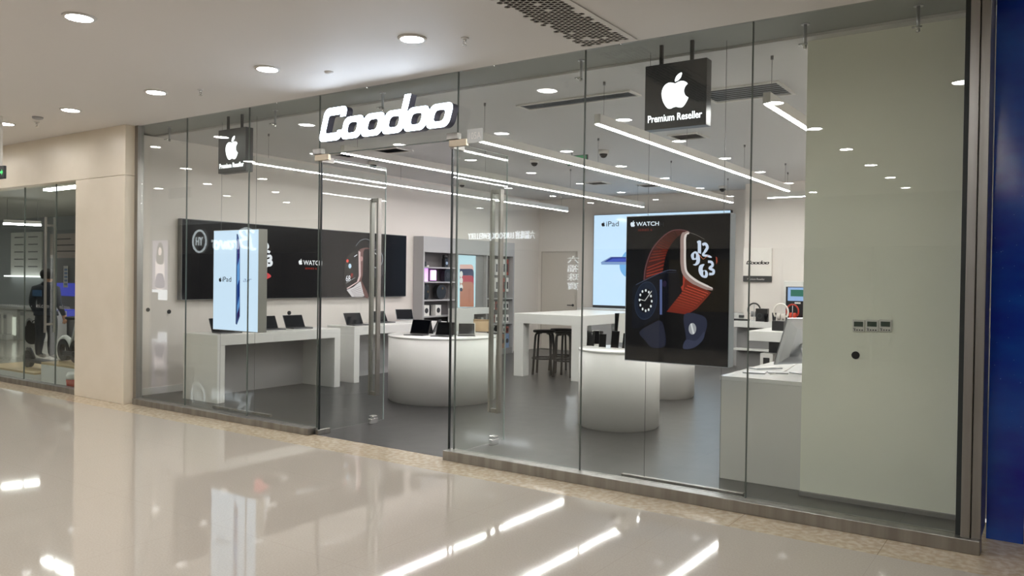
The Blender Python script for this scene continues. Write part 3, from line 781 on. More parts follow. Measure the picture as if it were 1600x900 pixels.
# stools
def stool():
    t = thing('bar_stool', 's', 'stool', (0, 0, 0), group='black bar stools')
    MB().lathe([(0, .70), (.178, .70), (.19, .712), (.19, .732), (.182, .74), (0, .74)], n=32).build('seat', M_st, t)
    for k in range(4):
        a = math.radians(45 + 90 * k); c, s = math.cos(a), math.sin(a)
        pts = [(c * rr, s * rr, z) for rr, z in ((.09, .69), (.135, .69), (.163, .675), (.176, .64), (.183, .56), (.20, .3), (.222, 0))]
        MB().tube(pts, [.019] * 5 + [.02, .02], 8).build('leg', M_st, t)
    MB().tube([(.196 * math.cos(q), .196 * math.sin(q), .27) for q in [2 * math.pi * i / 28 for i in range(28)]], .015, 8, closed=True).build('foot_ring', M_st, t)
    return t
M_st = mat('black_stained_wood', sr(38, 34, 32), .45)
s1 = stool(); s1.location = (-2.68, 5.88, 0); s1.rotation_euler.z = .35; s1['label'] = 'black round bar stool under the left side of the white bar table'
p = PY(877, 515, 6.4); dup(s1, (p.x, 6.4, 0), .9, 'black round bar stool in the middle under the white bar table')
p = PY(925, 519, 6.25); dup(s1, (p.x, 6.25, 0), .2, 'black round bar stool at the right, behind the phones')
p = PY(885, 515, 5.82); s4 = dup(s1, (p.x, 5.82, 0), .1, 'black round bar stool partly in front of the middle stool')
# back counter under lightbox
t = thing('wall_counter', 'long white ledge counter under the back tablet lightbox', 'counter', (-2.3, 9.5, 0))
q = PY(905, 481, 9.4)
MB().box(q.x, -.4, 9.3, 10.0, q.z - .12, q.z).build('top', M_lam, t, True, .004)
MB().box(q.x + .04, -.45, 9.4, 9.98, 0, q.z - .12).build('body', M_lgrey, t, True)
q = PY(953, 488, 7.85); q2 = PY(990, 488, 7.85)
t = thing('display_plinth', 'white cabinet standing right of the bar table', 'cabinet', (q.x + .2, 8.1, 0))
MB().box(q.x + .03, q2.x + .25, 7.85, 8.5, 0, q.z - .04).build('body', M_lam, t, True, .004)
MB().box(q.x, q2.x + .28, 7.82, 8.53, q.z - .04, q.z).build('top', M_lam, t, True, .004)
PL = q

# wall door at the back
dl = PY(848, 395, 10.0); dr = PY(900, 395, 10.0)
d = struct(MB().box(dl.x, dr.x, 9.985, 10.015, 0.01, dl.z).build('door_3', mat('wall_door', sr(205, 196, 186), .5), None, False, .002))
b = MB(); b.box(dl.x - .03, dl.x - .006, 9.99, 10.02, 0, dl.z + .006); b.box(dr.x + .006, dr.x + .03, 9.99, 10.02, 0, dl.z + .006); b.box(dl.x - .03, dr.x + .03, 9.99, 10.02, dl.z + .0065, dl.z + .03)
b.build('door_frame', mat('door_frame_paint', sr(186, 178, 168), .5), d)
hz = PY(895, 477, 9.98)
MB().lathe([(.028, 0), (.028, .01)], n=16).build('door_handle', M_dgrey, d)
hd = kids(d)[-1]; hd.location = (hz.x, 9.985, hz.z); hd.rotation_euler.x = math.pi / 2
MB().tube([(hz.x, 9.95, hz.z), (hz.x - .13, 9.95, hz.z)], .01, 8).tube([(hz.x, 9.985, hz.z), (hz.x, 9.945, hz.z)], .01, 8).build('lever', M_dgrey, d)
MB().box(hz.x - .02, hz.x + .02, 9.97, 9.985, hz.z - .15, hz.z - .11).build('keyhole', M_dgrey, d)

# ---------------- shelf unit on the left wall
XF = -5.2; SY0, SY1, SZ = 5.68, 8.66, 2.36
t = thing('wall_shelving', 'grey wall shelving unit with speakers and packaged accessories', 'shelving', (XF, 7.1, 0))
def SP(px, py): return PX(px, py, XF)
MB().box(-5.445, XF, SY0, SY0 + .04, 0, SZ).build('side_panel', M_lgrey, t, True)
MB().box(-5.445, XF, SY1 - .04, SY1, 0, SZ).build('side_panel', M_lgrey, t, True)
MB().box(-5.445, -5.43, SY0 + .04, SY1 - .04, 0, SZ).build('back_panel', mat('shelf_back', sr(104, 100, 100), .6), t, True)
zh = SP(690, 395).z
MB().box(-5.43, XF, SY0 + .04, SY1 - .04, zh, SZ).build('header', M_lgrey, t, True)
ya, yb_, yc = SP(715, 430).y, SP(761, 430).y, SP(803, 430).y
for yv in (ya, yb_): MB().box(-5.43, XF, yv - .015, yv + .015, 0, zh).build('divider', M_lgrey, t, True)
shz = [SP(690, v).z for v in (417.5, 440, 468, 493)]
for zz in shz: MB().box(-5.43, XF - .002, SY0 + .04, ya - .015, zz - .025, zz).build('shelf', M_lgrey, t, True)
MB().box(-5.43, XF - .004, SY0 + .04, SY1 - .04, 0, .12).build('plinth', M_grey, t, True)
zl = SP(740, 481).z
MB().box(-5.43, XF + .12, ya + .02, yb_ - .0, zl - .12, zl).build('ledge', M_lam, t, True, .003)
for zz in (SP(790, 466).z, SP(790, 505).z): MB().box(-5.43, XF - .002, yb_ + .015, SY1 - .04, zz - .02, zz).build('shelf', M_lgrey, t, True)
for zz in (SP(740, 515).z, SP(740, 545).z): MB().box(-5.43, XF - .002, ya + .015, yb_ - .015, zz - .02, zz).build('shelf', M_lgrey, t, True)
# lit case picture
t = thing('case_lightbox', 'small lit picture of coloured phone cases inside the wall shelving', 'poster', (XF - .05, (ya + yb_) / 2, zl))
e0, e1 = SP(718, 440).y, SP(747, 440).y
MB().box(-5.43, XF - .07, e0, yb_ - .02, zl, zh).build('case', M_grey, t, True)
scr = MB().box(XF - .07, XF - .065, e0, e1, zl + .01, zh - .02).build('screen', lit(190, 222, 235, 1.1), t, True)
A = Art(lambda x, y: PX(x, y, XF - .064), (0, 1, 0), (1, 0, 0))
def c7(x, y): return (x / 5.625 + 650, y / 5.625 + 360)
for (x1_, top, c_) in ((505, 300, (225, 178, 168)), (507, 338, (52, 52, 82)), (507, 396, (176, 56, 70)), (505, 452, (176, 112, 88))):
    A.poly([c7(385, 672), c7(x1_, 672)] + [c7(x1_, top + 34), c7(x1_ - 3, top + 16), c7(x1_ - 11, top + 4), c7(x1_ - 24, top), c7(385, top)], lit(*c_))
for yy_ in (375, 430, 490):
    A.poly(circ(*c7(397, yy_ + 10), 2.4, 12, 5), lit(228, 224, 222)); 
A.poly(circ(*c7(395, 520), 2.2, 12, 3), lit(40, 50, 70))
A.build('backlit_print', scr)
# goods on the left shelves
def boxobj(name, lab, cat, loc, sx, sy, sz, M, grp=None, face=None, bevel=.002):
    t = thing(name, lab, cat, loc, group=grp)
    MB().box(-sx / 2, sx / 2, -sy / 2, sy / 2, 0, sz).build('carton', M, t, False, bevel)
    if face: b = MB(); b.plate([face], (sx / 2, 0, sz / 2), EY, EZ, .002); b.build('printed_front', M_dgrey, t)
    return t
XM = XF - .1
def shelf_pt(px, k): p = SP(px, 450); return (XM, p.y, shz[k])
t = thing('mini_speaker', 'small black cube speaker on the top shelf of the left bay', 'speaker', shelf_pt(669, 0))
MB().box(-.03, .03, -.03, .03, 0, .10).build('body', M_dark, t, False, .01); MB().box(-.02, .04, .04, .09, 0, .03).build('dock', M_white, t, False, .004)
t = thing('action_camera', 'black boxed camera with round lens on the top shelf of the left bay', 'camera', shelf_pt(701, 0))
MB().box(-.04, .04, -.05, .05, 0, .17).build('body', M_dark, t, False, .006)
b = MB(); b.plate([circ(0, .08, .03, 20)], (.04, 0, 0), EY, EZ, .01); b.build('lens', M_alu, t)
b = MB(); b.lathe([(.05, 0), (.05, .07)], 0, .0, .17, 20); b.build('stack_top', M_dark, t)
t = thing('glow_lamp', 'glowing violet cylinder lamp on the second shelf', 'lamp', shelf_pt(683, 1))
MB().lathe([(.06, 0), (.06, .02)], n=24).build('base', M_dark, t)
MB().lathe([(.058, .02), (.058, .2), (.05, .215), (0, .215)], n=24).build('glow_tube', mat('violet_glow', (1, .6, 1), .4, 0, (.85, .42, 1), 1.6), t)
t = thing('mood_lamp', 'violet lit panel at the left end of the second shelf', 'lamp', (XF - .12, SP(671, 430).y, shz[1]))
MB().box(-.02, .02, -.1, .08, 0, .26).build('panel', mat('violet_panel', (1, .6, 1), .4, 0, (.55, .25, .95), 1.0), t, False, .004)
t = thing('speaker', 'dark octagonal speaker on the second shelf', 'speaker', shelf_pt(704, 1))
b = MB(); b.plate([[(-.12, 0), (.10, 0), (.13, .05), (.13, .17), (.09, .24), (-.08, .24), (-.12, .2)]], (-.05, 0, 0), EY, EZ, .1); b.build('body', M_dark, t)
b = MB(); b.plate([circ(-.03, .12, .06, 24)], (.05, 0, 0), EY, EZ, .006); b.build('cone', M_dgrey, t)
for px, rr, lab in ((670, .1, 'tall dark oval speaker at the left of the third shelf'), (693, .14, 'large round black speaker on the third shelf')):
    t = thing('speaker', lab, 'speaker', shelf_pt(px, 2))
    b = MB(); b.plate([circ(0, rr * (1.5 if rr < .12 else 1.02), rr * (.75 if rr < .12 else 1), 32, rr * (1.5 if rr < .12 else 1))], (-.04, 0, 0), EY, EZ, .09); b.build('body', M_dark, t, False, .015)
    b = MB(); b.plate([circ(.03, rr * 1.5, .022, 16)], (.051, 0, 0), EY, EZ, .004); b.build('badge', mat('bronze', sr(120, 100, 70), .4, .6), t)
for px, lab in ((669.5, 'white carton with a round speaker print at the left of the fourth shelf'), (688, 'white carton with a round speaker print at the right of the fourth shelf')):
    bx = boxobj('product_carton', lab, 'box', shelf_pt(px, 3), .12, .16, .2, M_white, 'white cartons on the fourth shelf', circ(0, .0, .05, 20))
t = thing('product_carton', 'large white carton standing in front of the left shelving bay', 'box', (-4.94, SP(703, 480).y + .05, 0))
MB().box(-.1, .1, -.3, .25, .6, 1.02).build('carton', M_white, t, False, .004)
MB().box(-.12, .12, -.32, .27, 0, .6).build('stand', M_lgrey, t, False, .004)
# goods under the ledge
cols_ = [(200, 190, 178), (170, 100, 80), (220, 218, 214), (150, 86, 66), (190, 186, 180), (90, 100, 110)]
zq = SP(740, 515).z
for i in range(9):
    yq = ya + .09 + i * (yb_ - ya - .16) / 8
    h = .17 + .03 * ((i * 7) % 3)
    lab = ['pale', 'brown', 'white', 'rust', 'grey', 'blue grey', 'second pale', 'second brown', 'second white'][i] + ' slim package standing in the row below the lit case picture'
    boxobj('accessory_package', lab, 'package', (XM, yq, zq), .1, .07, h, mat('pack_%d' % (i % 6), sr(*cols_[i % 6]), .5), 'packages below the lit case picture')
# hanging packages in the right bay
rows = [(405, 430, 'top'), (434, 456, 'second'), (471, 484, 'third'), (492, 504, 'fourth'), (510, 520, 'fifth')]
colp = [765.5, 777.5, 782.5, 794, 799]
for ri, (ta, tb, rn) in enumerate(rows):
    for ci, px in enumerate(colp):
        a = SP(px, ta); bq = SP(px, tb)
        t = thing('hanging_package', '%s white package, %s row of hooks, right shelving bay' % (['leftmost', 'second from left', 'middle', 'second from right', 'rightmost'][ci], rn), 'package', (XM - .02, a.y, bq.z), group='packages on the right bay hooks')
        MB().box(-.02, .02, -.045, .045, 0, a.z - bq.z).build('card', M_white if (ri + ci) % 4 else mat('pack_red', sr(150, 80, 70), .5), t, False, .002)
        MB().box(.02, .0215, -.025, .025, (a.z - bq.z) * .2, (a.z - bq.z) * .7).build('window', M_dgrey, t)
        MB().tube([(-.21, 0, (a.z - bq.z) - .01), (.04, 0, (a.z - bq.z) - .01)], .003, 6).build('hook', M_alu, t)
for i in range(3):
    p_ = SP(790 + 4.5 * i, 530)
    boxobj('boxed_accessory', ['left', 'middle', 'right'][i] + ' coloured box at the bottom of the right shelving bay', 'box', (XM, SY1 - .5 + .17 * i, .12), .1, .14, .3, mat('bx%d' % i, sr(*[(200, 190, 180), (150, 110, 90), (120, 140, 170)][i]), .5), 'boxes at the foot of the right bay', circ(0, 0, .05, 16))

# ---------------- back right counters
t = thing('wall_counter', 'white wall counter with headphones and speakers along the right back wall', 'counter', (1.2, 8.8, 0))
MB().box(-.34, 4.0, 8.5, 9.09, .79, .9).build('top', M_lam, t, True, .004)
MB().box(-.34, 4.0, 8.7, 9.09, 0, .79).build('body', M_grey, t, True)
MB().box(-.34, 4.0, 8.52, 8.7, .38, .41).build('shelf', M_lam, t, True)
t = thing('island_table', 'white island table behind the desktop computer', 'table', (2, 6.3, 0))
MB().box(.80, 3.6, 5.8, 7.0, .76, .9).build('top', M_lam, t, True, .004)
MB().box(.95, 3.5, 6.3, 6.95, 0, .76).build('body', M_dgrey, t, True)
MB().box(.95, 3.5, 5.85, 6.3, 0, .36).build('low_shelf', M_grey, t, True)
p = PY(1187, 583, 5.95)
t = thing('boxed_appliance', 'white framed box with a dark picture under the island table', 'box', (p.x + .1, 6.02, .36))
e = PY(1187, 552, 5.9); f_ = PY(1207, 552, 5.9)
MB().box(e.x - p.x - .1, f_.x - p.x - .1, -.1, .08, 0.002, e.z - .36).build('carton', M_white, t, False, .003)
ww = f_.x - e.x; MB().box(e.x - p.x - .1 + ww * .25, f_.x - p.x - .1 - ww * .25, -.103, -.1, .04, e.z - .36 - .06).build('printed_picture', M_dark, t)
# shop name board on the back wall
YS = 9.1
s0 = PY(1163, 388, YS); s1_ = PY(1207, 388, YS); zb0 = PY(1163, 440, YS).z; zm = PY(1163, 431, YS).z
t = thing('name_board', 'white wall board with black Coodoo lettering over a dark strip', 'sign', (s0.x, YS, zb0))
MB().box(s0.x, s1_.x, YS - .04, YS, zm, s0.z).build('board', mat('board_white', sr(232, 226, 218), .5), t, True, .003)
MB().box(s0.x, s1_.x, YS - .045, YS, zb0, zm).build('dark_strip', M_dgrey, t, True, .003)
b = MB(); kw = (s1_.x - s0.x - .09) / (xx_end - LX0 + .05)
for lp in SHAPES: b.plate([[((x - LX0) * kw, y * kw * .8) for x, y in l] for l in lp], (s0.x + .05, YS - .04, PY(1166, 413, YS).z), EX, EZ, .003)
b.build('lettering', M_dark, t, True)
MB().text('Premium Reseller', (s0.x + .08, YS - .045, zb0 + .03), EX, EZ, (s1_.x - s0.x) * .62, .035, .001).build('small_lettering', M_white, t, True)

# goods on the back counter and island
def headphones(loc, rz, lab, Mh, Mc, s=1.0, stand=True):
    t = thing('headphones', lab, 'headphones', loc, rz)
    z0 = .06 if stand else 0
    pts = [(.085 * s * math.cos(a), 0, (z0 + .11 * s) + .095 * s * math.sin(a)) for a in [math.radians(v) for v in range(-40, 221, 20)]]
    MB().tube(pts, .011 * s, 8).build('headband', Mh, t)
    for sg in (-1, 1):
        b = MB(); b.plate([circ(0, 0, .03 * s, 20, .04 * s)], (sg * .045 * s, 0.02, z0 + .05 * s), (0, -sg, 0), EZ, .035 * s)
        b.build('ear_cup', Mc, t, False, .006)
    if stand:
        MB().tube([(0, 0, .005), (0, 0, z0 + .19 * s)], .006, 8).lathe([(.05, 0), (.05, .008)], n=20).build('stand', M_alu, t)
    return t
def at(px, y, z): p = PY(px, 500, y); return (p.x, y, z)
CT = .9
t = thing('smartwatch_dock', 'small dark watch on a low black tray on the back counter', 'dock', at(1158, 8.7, CT))
MB().box(-.14, .14, -.06, .06, 0, .03).build('tray', M_dark, t, False, .004); MB().box(-.04, .05, -.03, .03, .05, .1).build('watch', M_dgrey, t, False, .012)
b = MB(); b.tube([(.0, 0, .03), (-.03, 0, .07)], .008).tube([(-.04, 0, .045), (.05, 0, .045)], .012); b.build('cradle', M_white, t)
headphones(at(1178, 8.75, CT), .2, 'dark headphones on a stand beside the black speaker box', M_dgrey, M_grey, 1.25)
t = thing('speaker_box', 'black speaker carton with a ring print on the back counter', 'box', at(1191, 8.65, CT))
MB().box(-.1, .1, -.06, .06, 0, .23).build('carton', M_dark, t, False, .003)
b = MB(); b.plate([circ(-.03, .1, .05, 24), circ(-.03, .1, .035, 24)[::-1]], (0, -.061, 0), EX, EZ, .002); b.build('ring_print', M_dgrey, t)
t = thing('cylinder_speaker', 'short black cylinder speaker in front of the speaker carton', 'speaker', at(1197, 8.55, CT))
MB().lathe([(.035, 0), (.035, .14), (.03, .147), (0, .147)], n=24).build('body', M_blackgl, t)
t = thing('cylinder_speaker', 'flared black cup shaped speaker left of the kiosk', 'speaker', at(1209.5, 8.7, CT))
MB().lathe([(.025, 0), (.04, .16), (0, .16)], n=24).build('body', M_dark, t)
k0 = PY(1225, 439, 8.8)
t = thing('demo_kiosk', 'white demo kiosk with a small screen and black backing behind red headphones', 'kiosk', (k0.x + .2, 8.8, CT))
kx = k0.x; kz = k0.z - .0
MB().box(kx, kx + .42, 8.8, 8.95, CT, kz).build('frame', M_white, t, True, .01)
MB().box(kx + .04, kx + .39, 8.79, 8.8, CT + .0, kz - .1).build('backing', M_dark, t, True)
z1_ = PY(1235, 449, 8.79).z; z2_ = PY(1235, 470, 8.79).z; xa = PY(1231, 460, 8.79).x
MB().box(xa, xa + .3, 8.784, 8.79, z2_, z1_).build('screen', lit(150, 178, 222, 1.0), t, True)
MB().box(xa + .05, xa + .28, 8.782, 8.784, z2_ + .08, z1_ - .04).build('screen_picture', lit(62, 110, 96, 1.0), t, True)
MB().box(xa + .12, xa + .22, 8.784, 8.79, z2_ - .05, z2_ - .02).build('badge', M_white, t, True)
MB().box(kx + .385, kx + .4, 8.795, 8.8, kz - .05, kz - .035).build('camera_dot', M_dark, t, True)
headphones(at(1238, 8.66, CT), -.1, 'bright red headphones on a stand in front of the kiosk', mat('red_plastic', sr(190, 60, 45), .35), mat('red_plastic2', sr(205, 70, 50), .35), 1.25)
t = thing('speaker_cube', 'black cube box on the island table', 'box', at(1217.5, 6.2, .9))
MB().box(-.085, .085, -.07, .07, 0, .14).build('carton', M_dark, t, False, .006)
tt = headphones((at(1220, 6.2, 0)[0], 6.2, 1.04), 0, 'white headphones resting above the black cube box', mat('cream_plastic', sr(225, 218, 208), .35), mat('cream_pad', sr(200, 192, 184), .5), 1.2, False)

# ---------------- desktop computer on the desk
DT = .835
wd = Vector((.5, .866, 0)); nb = Vector((.866, -.5, 0)); tl = math.radians(20)
up = (EZ * math.cos(tl) + nb * math.sin(tl)).normalized(); bn = up.cross(wd).normalized()
if bn.dot(nb) < 0: bn = -bn
o = PZ(1210, 570, DT + .075)
t = thing('desktop_computer', 'silver all in one desktop computer seen from behind on the white counter', 'computer', tuple(o + wd * .3 + Vector((0, 0, -.075))))
WI, HI = .53, .42
b = MB(); b.obox(o, wd * WI, up * HI, -bn * .012)
# bulging back
prof = [(0, 0, 0), (WI, 0, 0), (WI, HI, 0), (0, HI, 0)]
ring = lambda f, dpt: [o + wd * (WI / 2 + (x - WI / 2) * f) + up * (HI / 2 + (y - HI / 2) * f) + bn * dpt for x, y, _ in prof]
v = ring(1, 0) + ring(.9, .012) + ring(.6, .03)
f = []
for k in range(2):
    for i in range(4): f.append((k * 4 + i, k * 4 + (i + 1) % 4, k * 4 + 4 + (i + 1) % 4, k * 4 + 4 + i))
f.append((8, 9, 10, 11)); b.add(v, f)
b.build('housing', M_alu, t, True)
b = MB(); b.obox(o + wd * .01 + up * .10 - bn * .012, wd * (WI - .02), up * (HI - .11), -bn * .002); b.build('screen', M_blackgl, t, True)
b = MB(); logo(b, o + wd * (WI * .5) + up * (HI * .66) + bn * .031, (-wd if (-wd).cross(up).dot(bn) > 0 else wd), up, .085, .002); b.build('fruit_mark', M_dgrey, t, True)
ctr = o + wd * (WI / 2)
neck_top = ctr + up * .17 + bn * .03
foot = Vector((ctr.x, ctr.y, DT)) + nb * .16
b = MB(); b.obox(neck_top - wd * .08, wd * .16, up * .03, bn * .02)
b.obox(neck_top - wd * .08 + bn * .01, wd * .16, (foot - neck_top) + Vector((0, 0, .004)) , bn * .012 + EZ * .004)
b.obox(foot - wd * .09 - nb * .17, wd * .18, nb * .19, EZ * .008); b.build('stand', M_alu, t, True, .002)
def flat(name, lab, cat, px, py, w, l, h, rz, M):
    p = PZ(px, py, DT); t = thing(name, lab, cat, (p.x, p.y, DT), rz)
    MB().box(-w / 2, w / 2, -l / 2, l / 2, 0, h).build('body', M, t, False, min(h / 3, .003)); return t
kb = flat('keyboard', 'thin silver keyboard lying left of the desktop computer', 'keyboard', 1196, 576, .28, .115, .012, .95, M_alu)
MB().box(-.13, .13, -.048, .048, .012, .014).build('keys', M_white, kb)
flat('tablet_device', 'slim silver tablet lying at the left of the counter desk', 'tablet', 1179, 583, .18, .13, .012, .2, M_alu)
flat('trackpad', 'flat silver trackpad at the foot of the desktop computer', 'trackpad', 1215, 583, .16, .11, .01, .4, M_alu)
t = thing('power_cable', 'thin white cable looping over the counter desk', 'cable', tuple(PZ(1230, 585, DT)))
MB().tube(smooth([tuple(PZ(x, y, DT + .004)) for x, y in ((1203, 585), (1225, 580), (1237, 573), (1245, 568), (1252, 566))], 6, False), .003, 6).build('cord', M_white, t, True)

# ---------------- laptops
def laptop(lab, Mc, grp):
    t = thing('laptop', lab, 'laptop', (0, 0, 0), group=grp)
    bs = MB().box(-.155, .155, -.11, .11, 0, .014).build('base', Mc, t, False, .004)
    MB().box(-.135, .135, -.01, .09, .014, .0155).build('keyboard', M_dark, bs); MB().box(-.05, .05, -.1, -.03, .014, .015).build('trackpad', M_dgrey, bs)
    b = MB(); b.obox((-.155, .105, .012), (.31, 0, 0), (0, .095, .17), (0, .008, -.004)); ld = b.build('lid', Mc, t, False, .002)
    b = MB(); b.obox((-.149, .1045, .018), (.298, 0, 0), (0, .0894, .16), (0, -.0015, .0008)); b.build('screen', mat('matte_screen', sr(20, 21, 26), .5, spec=.1), ld)
    return t
# local -y is the typing side
M_lt = mat('space_grey', sr(92, 92, 96), .35, .6)
def lap_at(src, px, py, rz, lab=None, Mc=None):
    p = PZ(px, py, .846)
    if lab is None: src.location = p; src.rotation_euler.z = rz; return src
    return dup(src, p, rz, lab)
FZ = math.radians(80)
la = laptop('dark laptop at the near end of the front bench table, left of the tablet poster', M_lt, 'dark laptops on the bench tables'); lap_at(la, 355, 520, FZ)
lap_at(la, 425, 515, FZ, 'dark laptop half hidden behind the right edge of the tablet poster')
l3 = lap_at(la, 468, 513, FZ, 'dark laptop with a round camera clipped on top, right end of the front bench')
lap_at(la, 561, 508, FZ, 'dark laptop at the near end of the rear bench table')
lap_at(la, 600, 504, FZ, 'dark laptop behind the long door handle on the rear bench table')
lb = laptop('silver laptop at the far end of the rear bench table', M_alu, None); lap_at(lb, 636, 500, math.radians(60))
p = PZ(468, 513, .846)
t = thing('clip_camera', 'small round black camera on top of the third laptop', 'webcam', (p.x - .20, p.y - .02, 1.03))
MB().lathe([(0, 0), (.02, .005), (.03, .03), (.02, .055), (0, .06)], n=16).build('body', M_dark, t)

# ---------------- tablets on the large drum
def tab(lab, frame, back=False):
    t = thing('tablet', lab, 'tablet', (0, 0, 0), group='tablets on the large drum table')
    b = MB(); b.obox((-.125, .0, .012), (.25, 0, 0), (0, .075, .165), (0, .007, -.003)); bd = b.build('body', frame, t, False, .002)
    b = MB(); b.obox((-.115, -.001, .02), (.23, 0, 0), (0, .0675, .149), (0, -.001, .0005)); b.build('screen', M_blackgl, bd)
    MB().box(-.125, .125, -.16, .0, 0, .008).build('folio_keyboard', M_dark, t, False, .002)
    b = MB(); b.obox((-.12, .075, .15), (.24, 0, 0), (0, .055, -.142), (0, .004, .001)); b.build('folio_stand', M_dark if not back else frame, t)
    return t
ta = tab('black tablet on a folio stand at the left of the large drum table', M_dark)
def tab_at(src, px, py, rz, lab, sc=1):
    p = PZ(px, py, DH + .001)
    if lab is None: src.location = p; src.rotation_euler.z = rz; src.scale = (sc,) * 3; return
    return dup(src, p, rz, lab, None, sc)
tab_at(ta, 655, 523, math.radians(14), None, 1.1)
tab_at(ta, 678, 519.5, math.radians(-60), 'black tablet turned sideways behind the left tablet on the large drum')
tab_at(ta, 694, 525, math.radians(16), 'black tablet in the middle of the large drum table', 1.0)
tw = tab('white framed tablet on the large drum table seen through the glass', M_white); tab_at(tw, 729, 524, math.radians(38), None, .9)
tg = tab('tablet with a gold back turned away on the large drum table', mat('gold_back', sr(176, 148, 116), .35, .5), True); tab_at(tg, 755, 518, math.radians(200), None, 1.0)
# ---------------- phones on the phone drum
def phone(lab, M, px, py, h, w, rz, tilt=.25):
    p = PZ(px, py, DH + .001)
    t = thing('phone', lab, 'phone', p, rz, 'phones on the phone drum table')
    c_, s_ = math.cos(tilt), math.sin(tilt)
    b = MB(); b.obox((-w / 2, 0, .004), (w, 0, 0), (0, h * s_, h * c_), (0, .008 * c_, -.008 * s_)); bd = b.build('body', M, t, False, .002)
    b = MB(); b.obox((-w / 2 + .004, -.001, .009), (w - .008, 0, 0), (0, h * .94 * s_, h * .94 * c_), (0, -.001, 0)); b.build('screen', M_blackgl, bd)
    MB().box(-w * .4, w * .4, -.05, .05, 0, .004).build('stand', M_white, t)
p_ = PZ(921, 541, DH)
phone('black phone upright at the left of the phone drum table', M_dark, 922, 541, .165, .085, .3)
phone('white phone upright between two black phones on the drum', M_white, 933, 538.5, .165, .085, .9)
phone('dark grey phone upright in the middle of the phone drum table', M_dgrey, 941, 543, .15, .08, .3)
phone('tall black phone upright near the watch poster edge', M_dark, 960, 544, .19, .09, .2)
phone('black phone cut off by the left edge of the watch poster', M_dark, 977, 545, .17, .08, .1)
# white desktop seen from the side behind the phones
p = PY(965, 500, 2.6)
t = thing('desktop_display', 'white display back with a small black mark behind the phones', 'display', (p.x, 2.6, DH))
o = Vector(PY(963, 536, 2.55)); o.z = DH + .05
b = MB(); b.obox(o, (.15, .24, 0), (.03, .0, .33), (.01, -.005, 0)); b.build('housing', M_lam, t, True, .003)
b = MB(); logo(b, o + Vector((.11, .13, .22)), Vector((.16, .3, 0)).normalized(), EZ, .05, .003); b.build('fruit_mark', M_dark, t, True)
b = MB(); b.obox(o + Vector((-.03, .02, 0)), (.1, .12, 0), (.0, .0, .33), (-.006, .004, 0)); b.build('screen', M_blackgl, t, True)
MB().box(o.x + .02, o.x + .12, o.y + .03, o.y + .15, DH + .001, DH + .05).build('foot', M_alu, t, True)

# ---------------- thermostats and cover disc on the partition
YP = .66
for i, (px, lab) in enumerate(((1342, 'leftmost'), (1363, 'middle'), (1384, 'rightmost'))):
    p = PY(px, 509, YP)
    t = thing('thermostat', lab + ' of the three thermostats on the pale partition', 'thermostat', (p.x, YP, p.z), group='thermostats')
    MB().box(-.042, .042, -.015, 0, -.043, .043).build('plate', M_white, t, False, .004)
    MB().box(-.031, .031, -.0165, -.015, -.006, .03).build('display', mat('lcd', sr(70, 82, 72), .3), t)
    b = MB()
    for k in range(4): b.box(-.03 + k * .017, -.021 + k * .017, -.0165, -.015, -.034, -.026)
    b.box(-.035, -.02, -.0165, -.015, -.022, -.018); b.build('buttons', M_dgrey, t)
def disc(p, ux, nrm, r, lab):
    t = thing('cover_disc', lab, 'disc', tuple(p), group='black cover discs')
    b = MB(); b.plate([circ(0, 0, r, 28)], (0, 0, 0), ux, EZ, .006); b.build('disc', M_dark, t)
disc(PY(1337, 555, YP), EX, 0, .028, 'round black disc on the pale partition below the thermostats')
disc(PX(231, 484, -5.45), EY, 0, .026, 'left round black disc on the pale wall left of the front bench')
disc(PX(264, 487, -5.45), EY, 0, .028, 'right round black disc on the pale wall left of the front bench')

# ================================================================ BLUE PANEL AT THE RIGHT
M_blue = noise_mat('blue_print', sr(22, 26, 148), sr(24, 92, 190), 1.3, .12, detail=6, lo=.32, hi=.7, stretch=(1, 1, 1.8))
nt = M_blue.node_tree
t = thing('blue_panel', 'tall glossy dark blue panel at the right edge beside the steel post', 'panel', (4.2, .35, 0))
MB().box(4.105, 4.305, .31, .36, .0, ZC).build('face', M_blue, t, True, .003)
b = MB()
for i in range(22):
    x = 4.12 + .17 * random.random(); z = .7 + 1.5 * random.random(); r = .0012 + .0015 * random.random()
    b.plate([circ(x, z, r, 6)], (0, .309, 0), EX, EZ, .001)
b.build('star_specks', mat('speck', sr(90, 140, 220), .4), t, True)
struct(MB().box(4.31, 4.36, .30, .62, 0, ZC).box(4.36, 12, .5, .7, 0, ZC).build('wall_far_right', mat('dark_cladding', sr(28, 28, 34), .3)))

# ================================================================ NEIGHBOUR SHOP (left)
GM = -.06
ex = [PY(v, 500, GM).x for v in (38, 87)]
me = [-28, -20, -16, -12.2, -9.9, ex[0], ex[1], -6.10]
for a, b_ in zip(me[:-1], me[1:]):
    n += 1
    g = struct(MB().box(a + .004, b_ - .004, GM - .006, GM + .006, .07, zf).build('window_%d' % n, M_gmi))
    MB().box(b_ - .006, b_ + .006, GM - .0075, GM + .0075, .07, zf).build('silicone_joint', M_sil, g)
t = thing('steel_sill', 'brushed steel sill rail under the neighbouring shop glass', 'sill', (-8, GM, 0))
MB().box(-28, -6.1, GM - .08, GM + .04, 0, .07).build('rail', M_steel, t, True, .003)
struct(MB().box(-28.1, -28, .0, 7, 0, 3.3).build('wall_neighbour_left', M_lgrey))
struct(MB().box(-28, -5.6, 6.9, 7, 0, 3.3).build('wall_neighbour_back', mat('neigh_back', sr(176, 178, 178), .6)))
struct(MB().box(-28, -5.6, .03, 7, 3.0, 3.1).build('ceiling_neighbour', mat('neigh_ceil', sr(176, 176, 170), .6)))
